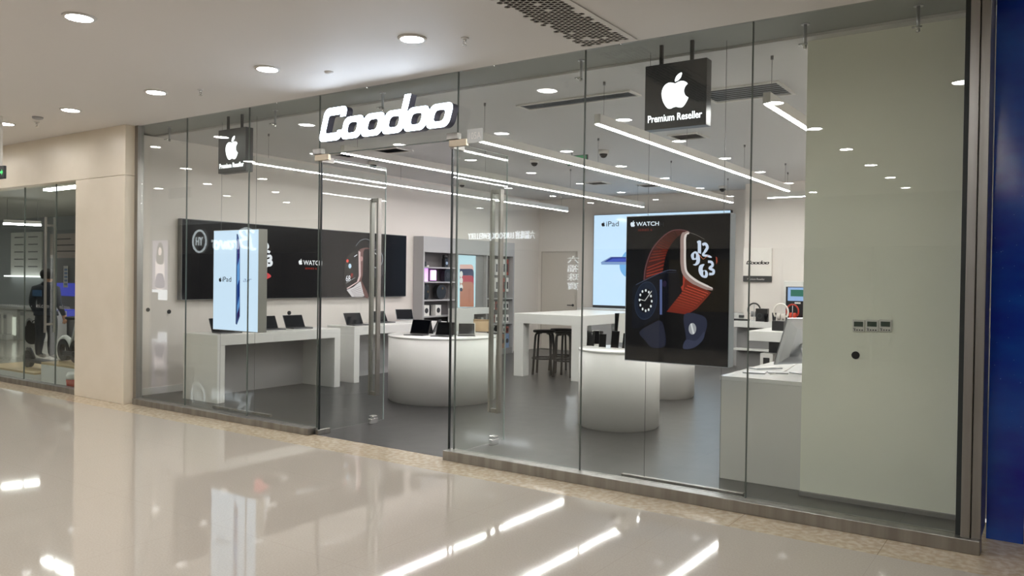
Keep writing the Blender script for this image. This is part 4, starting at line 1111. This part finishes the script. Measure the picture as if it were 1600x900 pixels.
def mi_strip(pxa, pya, pxb, pyb, z, lab):
    a = PZ(pxa, pya, z); b_ = PZ(pxb, pyb, z); d = b_ - a
    t = thing('strip_light', lab, 'strip light', tuple(a))
    nn = Vector((-d.y, d.x, 0)).normalized() * .05
    MB().obox(a - nn, d, nn * 2, EZ * .03).build('diffuser', mat('neigh_strip', (1, 1, 1), .5, 0, (1, .97, .94), 42), t, True)
    MB().obox(a - nn * 1.2 + EZ * .03, d, nn * 2.4, EZ * .06).build('housing', M_white, t, True)
    for q in (a + d * .1, a + d * .9): MB().tube([tuple(q + EZ * .08), (q.x, q.y, 3.01)], .004, 6).build('suspension_wire', M_grey, t, True)
mi_strip(73, 298.5, 122, 293, 2.85, 'upper strip light in the neighbouring shop near the pillar')
mi_strip(5, 350.5, 64, 353, 2.5, 'lower bluish strip light in the neighbouring shop')
for (xa_, xb_, yy_, lb_) in ((-11.6, -7.0, 3.0, 'front'), (-11.6, -7.0, 5.2, 'rear'), (-24, -18.5, .8, 'left')):  # extra strips added out of view to brighten the neighbouring interior
    t = thing('strip_light', lb_ + ' added strip light, unseen, brightening the inside of the neighbouring shop', 'strip light', (xa_, yy_, 2.95))
    MB().box(xa_, xb_, yy_ - .06, yy_ + .06, 2.93, 2.945).build('diffuser', mat('neigh_strip', (1, 1, 1)), t, True)
    MB().box(xa_, xb_, yy_ - .08, yy_ + .08, 2.945, 2.998).build('housing', M_white, t, True)
# door handle on the neighbour glass
p = PY(73, 400, GM - .05)
t = thing('pull_handle', 'tall steel pull handle on the neighbouring glass door', 'handle', (p.x, GM - .05, .9))
zt_, zb_ = PY(73, 339, GM - .05).z, PY(73, 520, GM - .05).z
MB().box(p.x - .03, p.x + .0, GM - .075, GM - .045, zb_, zt_).box(p.x - .03, p.x, GM + .045, GM + .075, zb_, zt_).build('bar', M_steel, t, True, .004)
MB().box(p.x - .025, p.x - .005, GM - .05, GM + .05, zb_ + .1, zb_ + .13).box(p.x - .025, p.x - .005, GM - .05, GM + .05, zt_ - .13, zt_ - .1).build('bracket', M_steel, t, True)
t = thing('glass_lettering', 'small grey mi.com lettering band across the neighbouring glass', 'lettering', (p.x, GM, 1.1))
zz = PY(68, 481, GM).z
b = MB()
for pxs, wpx in ((56.5, 20), (93, 16)):
    a = PY(pxs, 481, GM - .008); e = PY(pxs + wpx, 481, GM - .008)
    b.text('mi.com', (a.x, GM - .008, zz), EX, EZ, e.x - a.x, .055, .001)
for k in range(14):
    a = PY(2 + k * 3.6, 476, GM - .008); b.box(a.x, a.x + .02, GM - .009, GM - .008, zz + .005, zz + .02)
b.build('film_letters', mat('film_white', sr(150, 150, 148), .5), t, True)
# platform, bench, bucket
px0 = PY(64, 585, .15).x
t = thing('low_platform', 'low display platform with a pale wood top behind the neighbouring glass', 'platform', (-8, .4, 0))
MB().box(-9.3, px0 - .01, .06, .75, 0, .12).build('base', M_white, t, True, .003)
MB().box(-9.3, px0 - .01, .06, .75, .12, .15).build('wood_top', mat('pale_wood', sr(190, 165, 125), .4), t, True, .003)
t = thing('display_plinth', 'white plinth with a wood top under the white seated scooter', 'plinth', (-6.7, .4, 0))
MB().box(px0, -5.7, .15, .75, 0, .27).build('base', M_white, t, True, .003)
MB().box(px0, -5.7, .15, .75, .27, .30).build('wood_top', mat('pale_wood', sr(190, 165, 125), .4), t, True, .003)
bk = PY(105, 600, -.0)
t = thing('fire_bucket', 'red and white small bucket on the floor behind the neighbouring glass', 'bucket', (bk.x + .02, .0, .001))
struct_b = MB().lathe([(.06, 0), (.075, .15), (.07, .15), (.058, .01)], 0, 0, .0, 24); struct_b.build('bucket', mat('red_paint', sr(176, 62, 46), .4), t)
MB().lathe([(.07, .15), (.08, .2), (.05, .25), (0, .24)], n=12).build('paper_lining', M_white, t)
t.location = (bk.x + .03, .05, .0)
# white counter with goods, and washing machine
c0 = PZ(0, 545, 0); c1_ = PZ(28, 547, 0)
YK = 3.4
def KY(px, py, y=None): return PY(px, py, YK if y is None else y)
k0x, k1x = KY(-20, 500).x, KY(27, 500).x
zt_ = KY(10, 478).z
t = thing('display_counter', 'white counter with lit shelf niches at the far left', 'counter', ((k0x + k1x) / 2, YK, 0))
MB().box(k0x, KY(58, 500).x, YK - .05, YK + .52, zt_ - .06, zt_).build('top', M_lam, t, True, .004)
MB().box(k0x, k1x, YK, YK + .5, 0, zt_ - .061).build('body', M_lam, t, True)
MB().box(k0x, k1x - .06, YK - .012, YK, .1, zt_ - .25).build('lit_niche', lit(222, 222, 205, .9), t, True)
for i, px in enumerate((10, 19)):
    p = KY(px, 530)
    t = thing('appliance_box', ['left', 'right'][i] + ' slim white appliance in the lit niche of the far left counter', 'appliance', (p.x, YK - .09, 0), group='slim appliances in the niche')
    MB().box(-.09, .09, -.07, .06, .12, .62).build('body', M_white, t, False, .02); MB().box(-.07, .07, -.075, -.07, .5, .58).build('panel', M_lgrey, t)
    MB().box(-.1, .1, -.08, .07, 0, .12).build('foot', M_lam, t)
w0, w1 = KY(29, 500).x, KY(64, 500).x; wz = zt_ - .08
t = thing('washing_machine', 'white front loading washing machine behind the standing person', 'washing machine', ((w0 + w1) / 2, YK, 0))
MB().box(w0, w1, YK + .02, YK + .58, 0, wz).build('cabinet', M_white, t, True, .012)
b = MB(); cx_, cz_ = (w0 + w1) / 2, wz * .48
b.plate([circ(0, 0, .2, 32), circ(0, 0, .15, 32)[::-1]], (cx_, YK + .02, cz_), EX, EZ, .03); dring = b.build('door', M_lgrey, t, True)
b = MB(); b.plate([circ(0, 0, .15, 32)], (cx_, YK + .02, cz_), EX, EZ, .02); b.build('door_glass', M_blackgl, dring, True)
MB().box(w0 + .05, w0 + .22, YK + .01, YK + .02, wz - .12, wz - .04).box(w1 - .3, w1 - .06, YK + .012, YK + .02, wz - .11, wz - .05).build('control_panel', M_lgrey, t, True)
# posters and shelf
def KP(px, py, y): return PY(px, py, y)
YQ = 4.6
a, b_ = KP(19, 364, YQ), KP(67, 431, YQ)
t = thing('price_poster', 'white wall poster with rows of small text above a glowing shelf', 'poster', ((a.x + b_.x) / 2, YQ, b_.z))
MB().box(a.x, b_.x, YQ - .03, YQ, b_.z, a.z).build('board', mat('poster_paper', sr(225, 225, 218), .5), t, True)
b = MB(); H_ = a.z - b_.z; W_ = b_.x - a.x
for r_ in range(5):
    for c_ in range(2):
        b.box(a.x + W_ * (.12 + .45 * c_), a.x + W_ * (.42 + .45 * c_), YQ - .032, YQ - .03, a.z - H_ * (.10 + .17 * r_) - .03, a.z - H_ * (.10 + .17 * r_))
b.build('printed_rows', M_grey, t, True)
MB().box(a.x, b_.x, YQ - .2, YQ, b_.z - .04, b_.z).build('glow_shelf', lit(255, 255, 250, 2), t, True)
a, b_ = KP(80, 366, YQ), KP(135, 403, YQ)
t = thing('price_poster', 'wide pinkish wall poster with small text beside the pillar', 'poster', ((a.x + b_.x) / 2, YQ, b_.z))
MB().box(a.x, b_.x, YQ - .03, YQ, b_.z, a.z).build('board', mat('poster_pink', sr(205, 188, 180), .5), t, True)
b = MB(); H_ = a.z - b_.z; W_ = b_.x - a.x
for r_ in range(3): b.box(a.x + W_ * .1, a.x + W_ * (.6 + .1 * r_), YQ - .032, YQ - .03, a.z - H_ * (.2 + .25 * r_) - .025, a.z - H_ * (.2 + .25 * r_))
b.build('printed_rows', M_dgrey, t, True)
struct(MB().box(KP(-30, 400, YQ + .02).x, KP(160, 400, YQ + .02).x, YQ, YQ + .1, 0, 3.0).build('wall_neighbour_display', mat('neigh_disp', sr(150, 154, 154), .5)))
YR = 4.0
a, b_ = KP(80, 405, YR), KP(135, 540, YR)
t = thing('display_screen', 'large purple blue display panel behind the person', 'display', ((a.x + b_.x) / 2, YR, 0))
MB().box(a.x, b_.x, YR + .02, YR + .08, 0, a.z).build('frame', M_grey, t, True)
b = MB(); b.box(a.x + .2, b_.x - .1, YR - .005, YR, 1.05, 1.35, 0); b.box(a.x + .2, b_.x - .1, YR - .005, YR, .55, .75, 0); b.build('lit_screen', lit(84, 88, 190, .8), t, True)
q = KP(103, 420, YR - .01); MB().box(q.x - .09, q.x + .09, YR - .02, YR - .01, 1.25, 1.75).build('price_label', M_white, t, True)
q = KP(103, 420, YR - .02)
b = MB()
for k in range(5): b.box(q.x - .07, q.x + .07, YR - .022, YR - .02, 1.3 + .085 * k, 1.35 + .085 * k)
b.build('label_rows', mat('label_blue', sr(130, 150, 190), .5), t, True)

# scooters
def wheel(mb, c, r, w, ax, m=0):
    c = Vector(c); ax = Vector(ax).normalized()
    u = ax.cross(EZ).normalized(); 
    mb.plate([circ(0, 0, r, 28), circ(0, 0, r * .55, 28)[::-1]], c - ax * w / 2, u if u.cross(EZ).dot(ax) > 0 else -u, EZ, w, m)
p = PY(45, 565, .35)
t = thing('kick_scooter', 'black electric scooter with one large wheel standing on the low platform', 'scooter', (p.x + .3, .35, .15))
b = MB(); wheel(b, (p.x, .35, .15 + .13), .13, .06, (0, 1, 0)); b.build('tyre', M_dark, t, True, .008)
b = MB(); b.plate([circ(0, 0, .075, 20)], (p.x, .37, .28), EX, EZ, .04); b.build('hub', M_dgrey, t, True)
e = Vector((px0 - .03, .35, 0))
MB().box(p.x + .08, e.x, .27, .43, .24, .29).build('deck', M_dark, t, True, .01)
b = MB(); b.tube([(p.x - .04, .35, .43), (p.x + .06, .35, .43), (p.x + .16, .35, .3)], .025); b.build('mudguard', M_dark, t, True)
p = PY(101, 548, .4); z0 = .305
t = thing('balance_scooter', 'white and black seated scooter on the plinth by the pillar', 'scooter', (p.x, .4, z0))
b = MB(); wheel(b, (p.x + .02, .4, z0 + .17), .16, .08, (0, 1, 0)); wheel(b, (p.x + .36, .4, z0 + .16), .16, .08, (0, 1, 0)); b.build('tyres', M_dark, t, True, .01)
arc_ = [(p.x + .02 + .19 * math.cos(math.radians(v)), .4, z0 + .16 + .19 * math.sin(math.radians(v))) for v in range(20, 231, 15)]
b = MB(); b.tube(arc_, .035, 10); b.build('white_fender', M_white, t, True)
MB().box(p.x + .05, p.x + .34, .34, .46, z0 + .09, z0 + .16).build('deck', M_dgrey, t, True, .015)
b = MB(); b.tube([(p.x + .14, .4, z0 + .14), (p.x + .36, .4, z0 + .62)], .025); b.build('stem', M_alu, t, True)
b = MB(); b.lathe([(0, -.03), (.11, -.02), (.13, .0), (.12, .02), (0, .03)], p.x + .28, .4, z0 + .64, 20); b.build('saddle', M_dark, t, True)

# ---------------- standing person (seen from behind)
HP = PZ(72, 563, 0)
def person():
    yP = 1.75
    fx = PY(72, 500, yP).x
    t = thing('person', 'person in dark jacket and trousers seen from behind holding a round black bag', 'person', (fx, yP, 0), math.radians(14))
    t.scale = (1.2, 1.1, .935)
    V = []; E_ = []; Rr = []
    def v(x, y, z, r): V.append((x, y, z)); Rr.append(r); return len(V) - 1
    def e(*ids):
        for a, b in zip(ids[:-1], ids[1:]): E_.append((a, b))
    pel = v(0, 0, .93, .15); sp1 = v(0, .0, 1.08, .145); sp2 = v(0, -.01, 1.24, .165); ch = v(0, -.01, 1.38, .165); nk = v(0, .01, 1.48, .06); nk2 = v(0, .03, 1.53, .058)
    hd = v(0, .04, 1.60, .085); hd2 = v(0, .045, 1.68, .092); hd3 = v(0, .04, 1.74, .06)
    e(pel, sp1, sp2, ch, nk, nk2, hd, hd2, hd3)
    for s in (-1, 1):
        hip = v(s * .10, 0, .86, .105); th = v(s * .115, 0, .68, .092); kn = v(s * .125, .01, .47, .07); cf = v(s * .13, -.01, .32, .068); an = v(s * .135, -.02, .09, .05); to = v(s * .15, .13, .04, .042)
        e(pel, hip, th, kn, cf, an, to)
        sh = v(s * .20, -.01, 1.39, .078); ua = v(s * .245, -.02, 1.24, .062); el = v(s * .275, -.02, 1.09, .052); fa = v(s * .285, .04, .96, .043); wr = v(s * .285, .08, .85, .03)
        e(ch, sh, ua, el, fa, wr)
        pm = v(s * .285, .095, .80, .032); e(wr, pm)
        for k in range(4):
            dy = -.03 + .02 * k; l = (.055, .065, .07, .058)[k]
            f1 = v(s * .285, .10 + dy, .765, .011); f2 = v(s * .275, .105 + dy, .765 - l * .5, .010); f3 = v(s * .258, .105 + dy, .765 - l, .008)
            e(pm, f1, f2, f3)
        t1 = v(s * .265, .135, .79, .012); t2 = v(s * .255, .145, .755, .009); e(pm, t1, t2)
    me = bpy.data.meshes.new('body'); me.from_pydata(V, E_, [])
    ob = bpy.data.objects.new('body', me); COL.objects.link(ob)
    sk = ob.modifiers.new('skin', 'SKIN'); sk.use_smooth_shade = True
    for i, r in enumerate(Rr):
        d = me.skin_vertices[0].data[i]; d.radius = (r, r * (.72 if i in (0, 1, 2, 3) else 1)); d.use_root = (i == 0)
    ob.modifiers.new('sub', 'SUBSURF').levels = 1
    ob.modifiers['sub'].render_levels = 1
    dg = bpy.context.evaluated_depsgraph_get(); ev = ob.evaluated_get(dg); m2 = bpy.data.meshes.new_from_object(ev)
    bpy.data.objects.remove(ob)
    for M in (mat('navy_jacket', sr(34, 38, 48), .7), mat('dark_trousers', sr(40, 42, 48), .75), mat('skin_tone', sr(170, 128, 104), .5), mat('grey_shoes', sr(120, 116, 110), .6)): m2.materials.append(M)
    for p_ in m2.polygons:
        c = p_.center; z = c.z; mi = 0
        if z > 1.5: mi = 2
        elif abs(c.x) > .21 and z < .87: mi = 2
        elif z < .09: mi = 3
        elif z < .92 and abs(c.x) < .23: mi = 1
        p_.material_index = mi; p_.use_smooth = True
    bo = bpy.data.objects.new('body', m2); COL.objects.link(bo); bo.parent = t
    MB().lathe([(.088, -.05), (.107, .0), (.112, .06), (.09, .12), (.04, .15), (0, .155)], 0, .025, 1.63, 20).build('hair', mat('black_hair', sr(24, 22, 22), .7), t)
    b = MB(); b.lathe([(.017, 0), (.022, .012), (.017, .03), (0, .035)], 0, .135, 1.615, 10); b.build('nose', mat('skin_tone', sr(170, 128, 104)), t)
    for s in (-1, 1):
        b = MB(); b.plate([circ(0, 0, .018, 12, .032)], (s * .097, .045, 1.64), (0, -s, 0), EZ, .014); b.build('ear', mat('skin_tone', sr(170, 128, 104)), t)
        b = MB(); b.lathe([(0, -.01), (.01, 0), (0, .01)], s * .035, .128, 1.665, 8); b.build('eye', M_dark, t)
    MB().box(-.025, .025, .122, .132, 1.585, 1.592).build('mouth', mat('lip', sr(150, 90, 80), .5), t)
    # jacket hem and collar
    MB().lathe([(.20, 0), (.205, .02), (.19, .08)], 0, 0, .86, 28).build('jacket_hem', mat('navy_jacket', sr(34, 38, 48)), t)
    h = kids(t)[-1]; h.scale = (1, .75, 1)
    MB().lathe([(.09, 0), (.08, .06)], 0, .02, 1.46, 24).build('collar', mat('navy_jacket', sr(34, 38, 48)), t)
    MB().box(-.09, .09, -.176, -.165, 1.24, 1.36).build('back_print', mat('blue_patch', sr(54, 84, 120), .7), t)
    # round bag hanging from the left hand
    M = Matrix.Translation((fx, yP, 0)) @ Matrix.Rotation(math.radians(14), 4, 'Z') @ Matrix.Diagonal((1.2, 1.1, .935, 1))
    pb = M @ Vector((-.285, .09, .76))
    pb = pb + Vector((-.1, 0, -.03)); bag = thing('round_bag', 'large round black bag hanging from the left hand of the person', 'bag', (pb.x, pb.y, pb.z - .45), math.radians(14))
    b = MB(); b.plate([circ(0, 0, .2, 36)], (0, .07, .22), EX, EZ, .14); b.build('pouch', mat('bag_fabric', sr(26, 26, 28), .6), bag, False, .03, 4)
    MB().tube([(-.08, 0, .40), (-.05, 0, .45), (0, 0, .465), (.05, 0, .45), (.08, 0, .40)], .01).build('handle', M_dark, bag)
person()

# ================================================================ OPPOSITE SIDE OF THE MALL (seen mirrored in the glass)
YO = -12.0
M_opp = mat('opposite_cladding', sr(140, 134, 126), .4)
struct(MB().box(-32, 12, YO - .3, YO, 2.35, ZC).build('wall_opposite_fascia', M_opp))
struct(MB().box(-32, 12, YO - .5, YO - .3, 0, 2.35).build('wall_opposite', mat('opposite_dark', sr(82, 79, 76), .3)))
struct(MB().box(-32, -31.8, YO, 0, 0, ZC).build('wall_light_block_left', mat('end_grey', sr(150, 146, 140), .5)))  # unseen end wall added to keep the bright world out of the glass
struct(MB().box(11.8, 12, YO, .5, 0, ZC).build('wall_mall_end_right', M_beige))
for i in range(9):
    x = -26.5 + i * 4.6
    t = thing('opposite_pilaster', 'pale pilaster of the opposite shop fronts, seen only mirrored', 'pilaster', (x, YO, 0), group='opposite pilasters')
    MB().box(x - .2, x + .2, YO - .3, YO + .02, 0, 2.35).build('shaft', mat('opposite_pier', sr(96, 92, 88), .4), t, True)
SW = mat('opposite_sign_white', (1, 1, 1), .4, 0, (.85, .93, 1), 5)
def osign(string, px0, px1, py0, py1, lab, shear_=0, st=SW):
    # find the real place from its mirror image behind the glass plane
    a = PY(px0, py1, -YO - .05); b_ = PY(px1, py0, -YO - .05); ww = b_.x - a.x; hh = b_.z - a.z
    t = thing('shop_sign', lab, 'sign', (a.x, YO, a.z))
    b = MB(); b.text(string, (b_.x, YO + .05, a.z), (-1, 0, 0), EZ, ww, hh, .03, 0, shear_); b.build('lettering', st, t, True)
    MB().box(a.x, b_.x, YO, YO + .02, a.z + hh * .3, a.z + hh * .4).build('mounting_rail', M_grey, t, True)
osign('六福珠寶 LUKFOOK JEWELLERY', 732, 836, 360, 377, 'lit white jewellery shop sign across the mall, seen mirrored')

a = PY(333, 390, -YO - .05); b_ = PY(400, 358, -YO - .05)
t = thing('shop_sign', 'lit white script Bravo sign across the mall, seen mirrored', 'sign', (a.x, YO, a.z))
W_, H_ = b_.x - a.x, b_.z - a.z
strokes = [[(.22, 1.0), (.14, .6), (.10, .05), (.02, .0)], [(.05, .85), (.20, 1.05), (.36, .92), (.28, .62), (.15, .55), (.33, .45), (.30, .12), (.12, .05)],
           [(.38, .5), (.42, .05), (.44, .35), (.52, .42)], [(.64, .4), (.56, .38), (.53, .15), (.60, .05), (.65, .4), (.66, .08), (.70, .1)],
           [(.70, .42), (.75, .06), (.81, .42), (.84, .36)], [(.92, .42), (.86, .25), (.90, .05), (.97, .12), (.97, .35), (.92, .42), (1.02, .46)]]
for sk_ in strokes:
    pts = [(b_.x - u * W_, YO + .05, a.z + v * H_) for u, v in smooth(sk_, 5, False)]
    MB().tube(pts, .05, 6).build('letter_stroke', mat('opp_script', (1, 1, 1), .4, 0, (.85, .95, 1), 3), t, True)
MB().box(a.x, b_.x, YO, YO + .03, a.z + H_ * .3, a.z + H_ * .36).build('mounting_rail', M_grey, t, True)

# round badge YH
a = PY(311, 377, -YO - .05)
t = thing('shop_sign', 'round lit YH badge across the mall, seen mirrored', 'sign', (a.x, YO, a.z))
b = MB(); b.plate([circ(0, 0, .42, 40), circ(0, 0, .36, 40)[::-1]], (a.x, YO + .02, a.z), (-1, 0, 0), EZ, .03); b.text('YH', (a.x + .2, YO + .03, a.z - .15), (-1, 0, 0), EZ, .4, .3, .02); b.build('badge', mat('opp_script', (1, 1, 1)), t, True)
# vertical jewellery sign
a = PY(893, 455, -YO - .1)
t = thing('shop_sign', 'vertical lit jewellery shop sign across the mall, seen mirrored', 'sign', (a.x, YO, a.z))
b = MB(); top = PY(893, 400, -YO - .1).z; st = (top - a.z) / 4
for k, ch in enumerate('六福珠寶'): b.text(ch, (a.x + .2, YO + .1, top - st * (k + 1) + .04), (-1, 0, 0), EZ, .32, st * .85, .02)
b.build('lettering', SW, t, True)
MB().box(a.x - .2, a.x + .25, YO - .3, YO + .09, a.z, top).build('back_panel', M_dgrey, t, True)
# portrait advertising panel
a = PY(237, 458, -YO - .05); b_ = PY(263, 374, -YO - .05)
t = thing('portrait_lightbox', 'lit portrait advertising panel with a seated woman across the mall, seen mirrored', 'poster', (a.x, YO, a.z))
MB().box(a.x, b_.x, YO + .01, YO + .04, a.z, b_.z).build('case', M_dgrey, t, True)
MB().box(a.x + .03, b_.x - .03, YO + .04, YO + .045, a.z + .03, b_.z - .03).build('screen', lit(150, 140, 160, 3), t, True)
cx_ = (a.x + b_.x) / 2; hh = b_.z - a.z
def op(pts, y, M, nm):
    b = MB(); b.plate([[(-px, pz) for px, pz in pts][::-1] if False else pts], (cx_, YO + y, a.z), (-1, 0, 0), EZ, .002); b.build(nm, M, t, True)
op(smooth([(-.25, .1 * hh), (.25, .1 * hh), (.3, .4 * hh), (.28, .62 * hh), (0, .7 * hh), (-.25, .62 * hh), (-.3, .4 * hh)], 4), .046, lit(215, 200, 205, 4), 'printed_figure')
op(smooth([(-.3, .12 * hh), (.28, .12 * hh), (.2, .35 * hh), (-.2, .35 * hh)], 4), .049, lit(70, 56, 110, 3), 'printed_dress')
op(smooth([(-.2, .55 * hh), (-.24, .75 * hh), (-.12, .92 * hh), (.08, .93 * hh), (.2, .8 * hh), (.22, .58 * hh)], 4), .049, lit(50, 42, 44, 2), 'printed_hair'); op(circ(0, .78 * hh, .11, 20, .16), .052, lit(220, 200, 195, 4), 'printed_face')
op([(-.5, -.12 * hh), (.1, -.12 * hh), (.1, .02 * hh), (.5, .02 * hh), (.5, .07 * hh), (-.5, .07 * hh)], .049, lit(225, 230, 240, 4), 'printed_caption')
# lit windows opposite
for i, (x0_, x1_, z0_, z1_, cc) in enumerate(((-3.2, -.6, .9, 2.1, (200, 180, 140)), (1.5, 3.9, .3, 2.2, (150, 150, 150)), (4.6, 5.4, .8, 2.2, (190, 215, 240)), (7.0, 8.2, .6, 2.2, (210, 205, 220)), (-12, -9.2, .9, 1.3, (210, 190, 140)))):
    t = thing('opposite_window', ['warm lit jewellery window', 'dim grey shop window', 'narrow pale blue lit panel', 'pale lit panel at the far right', 'low warm lit showcase'][i] + ' across the mall, seen only mirrored', 'window', (x0_, YO, 0))
    MB().box(x0_, x1_, YO - .29, YO - .26, z0_, z1_).build('lit_pane', lit(*cc, .09), t, True)
    MB().box(x0_ - .05, x0_, YO - .3, YO - .2, z0_, z1_).box(x1_, x1_ + .05, YO - .3, YO - .2, z0_, z1_).build('frame', M_dgrey, t, True)
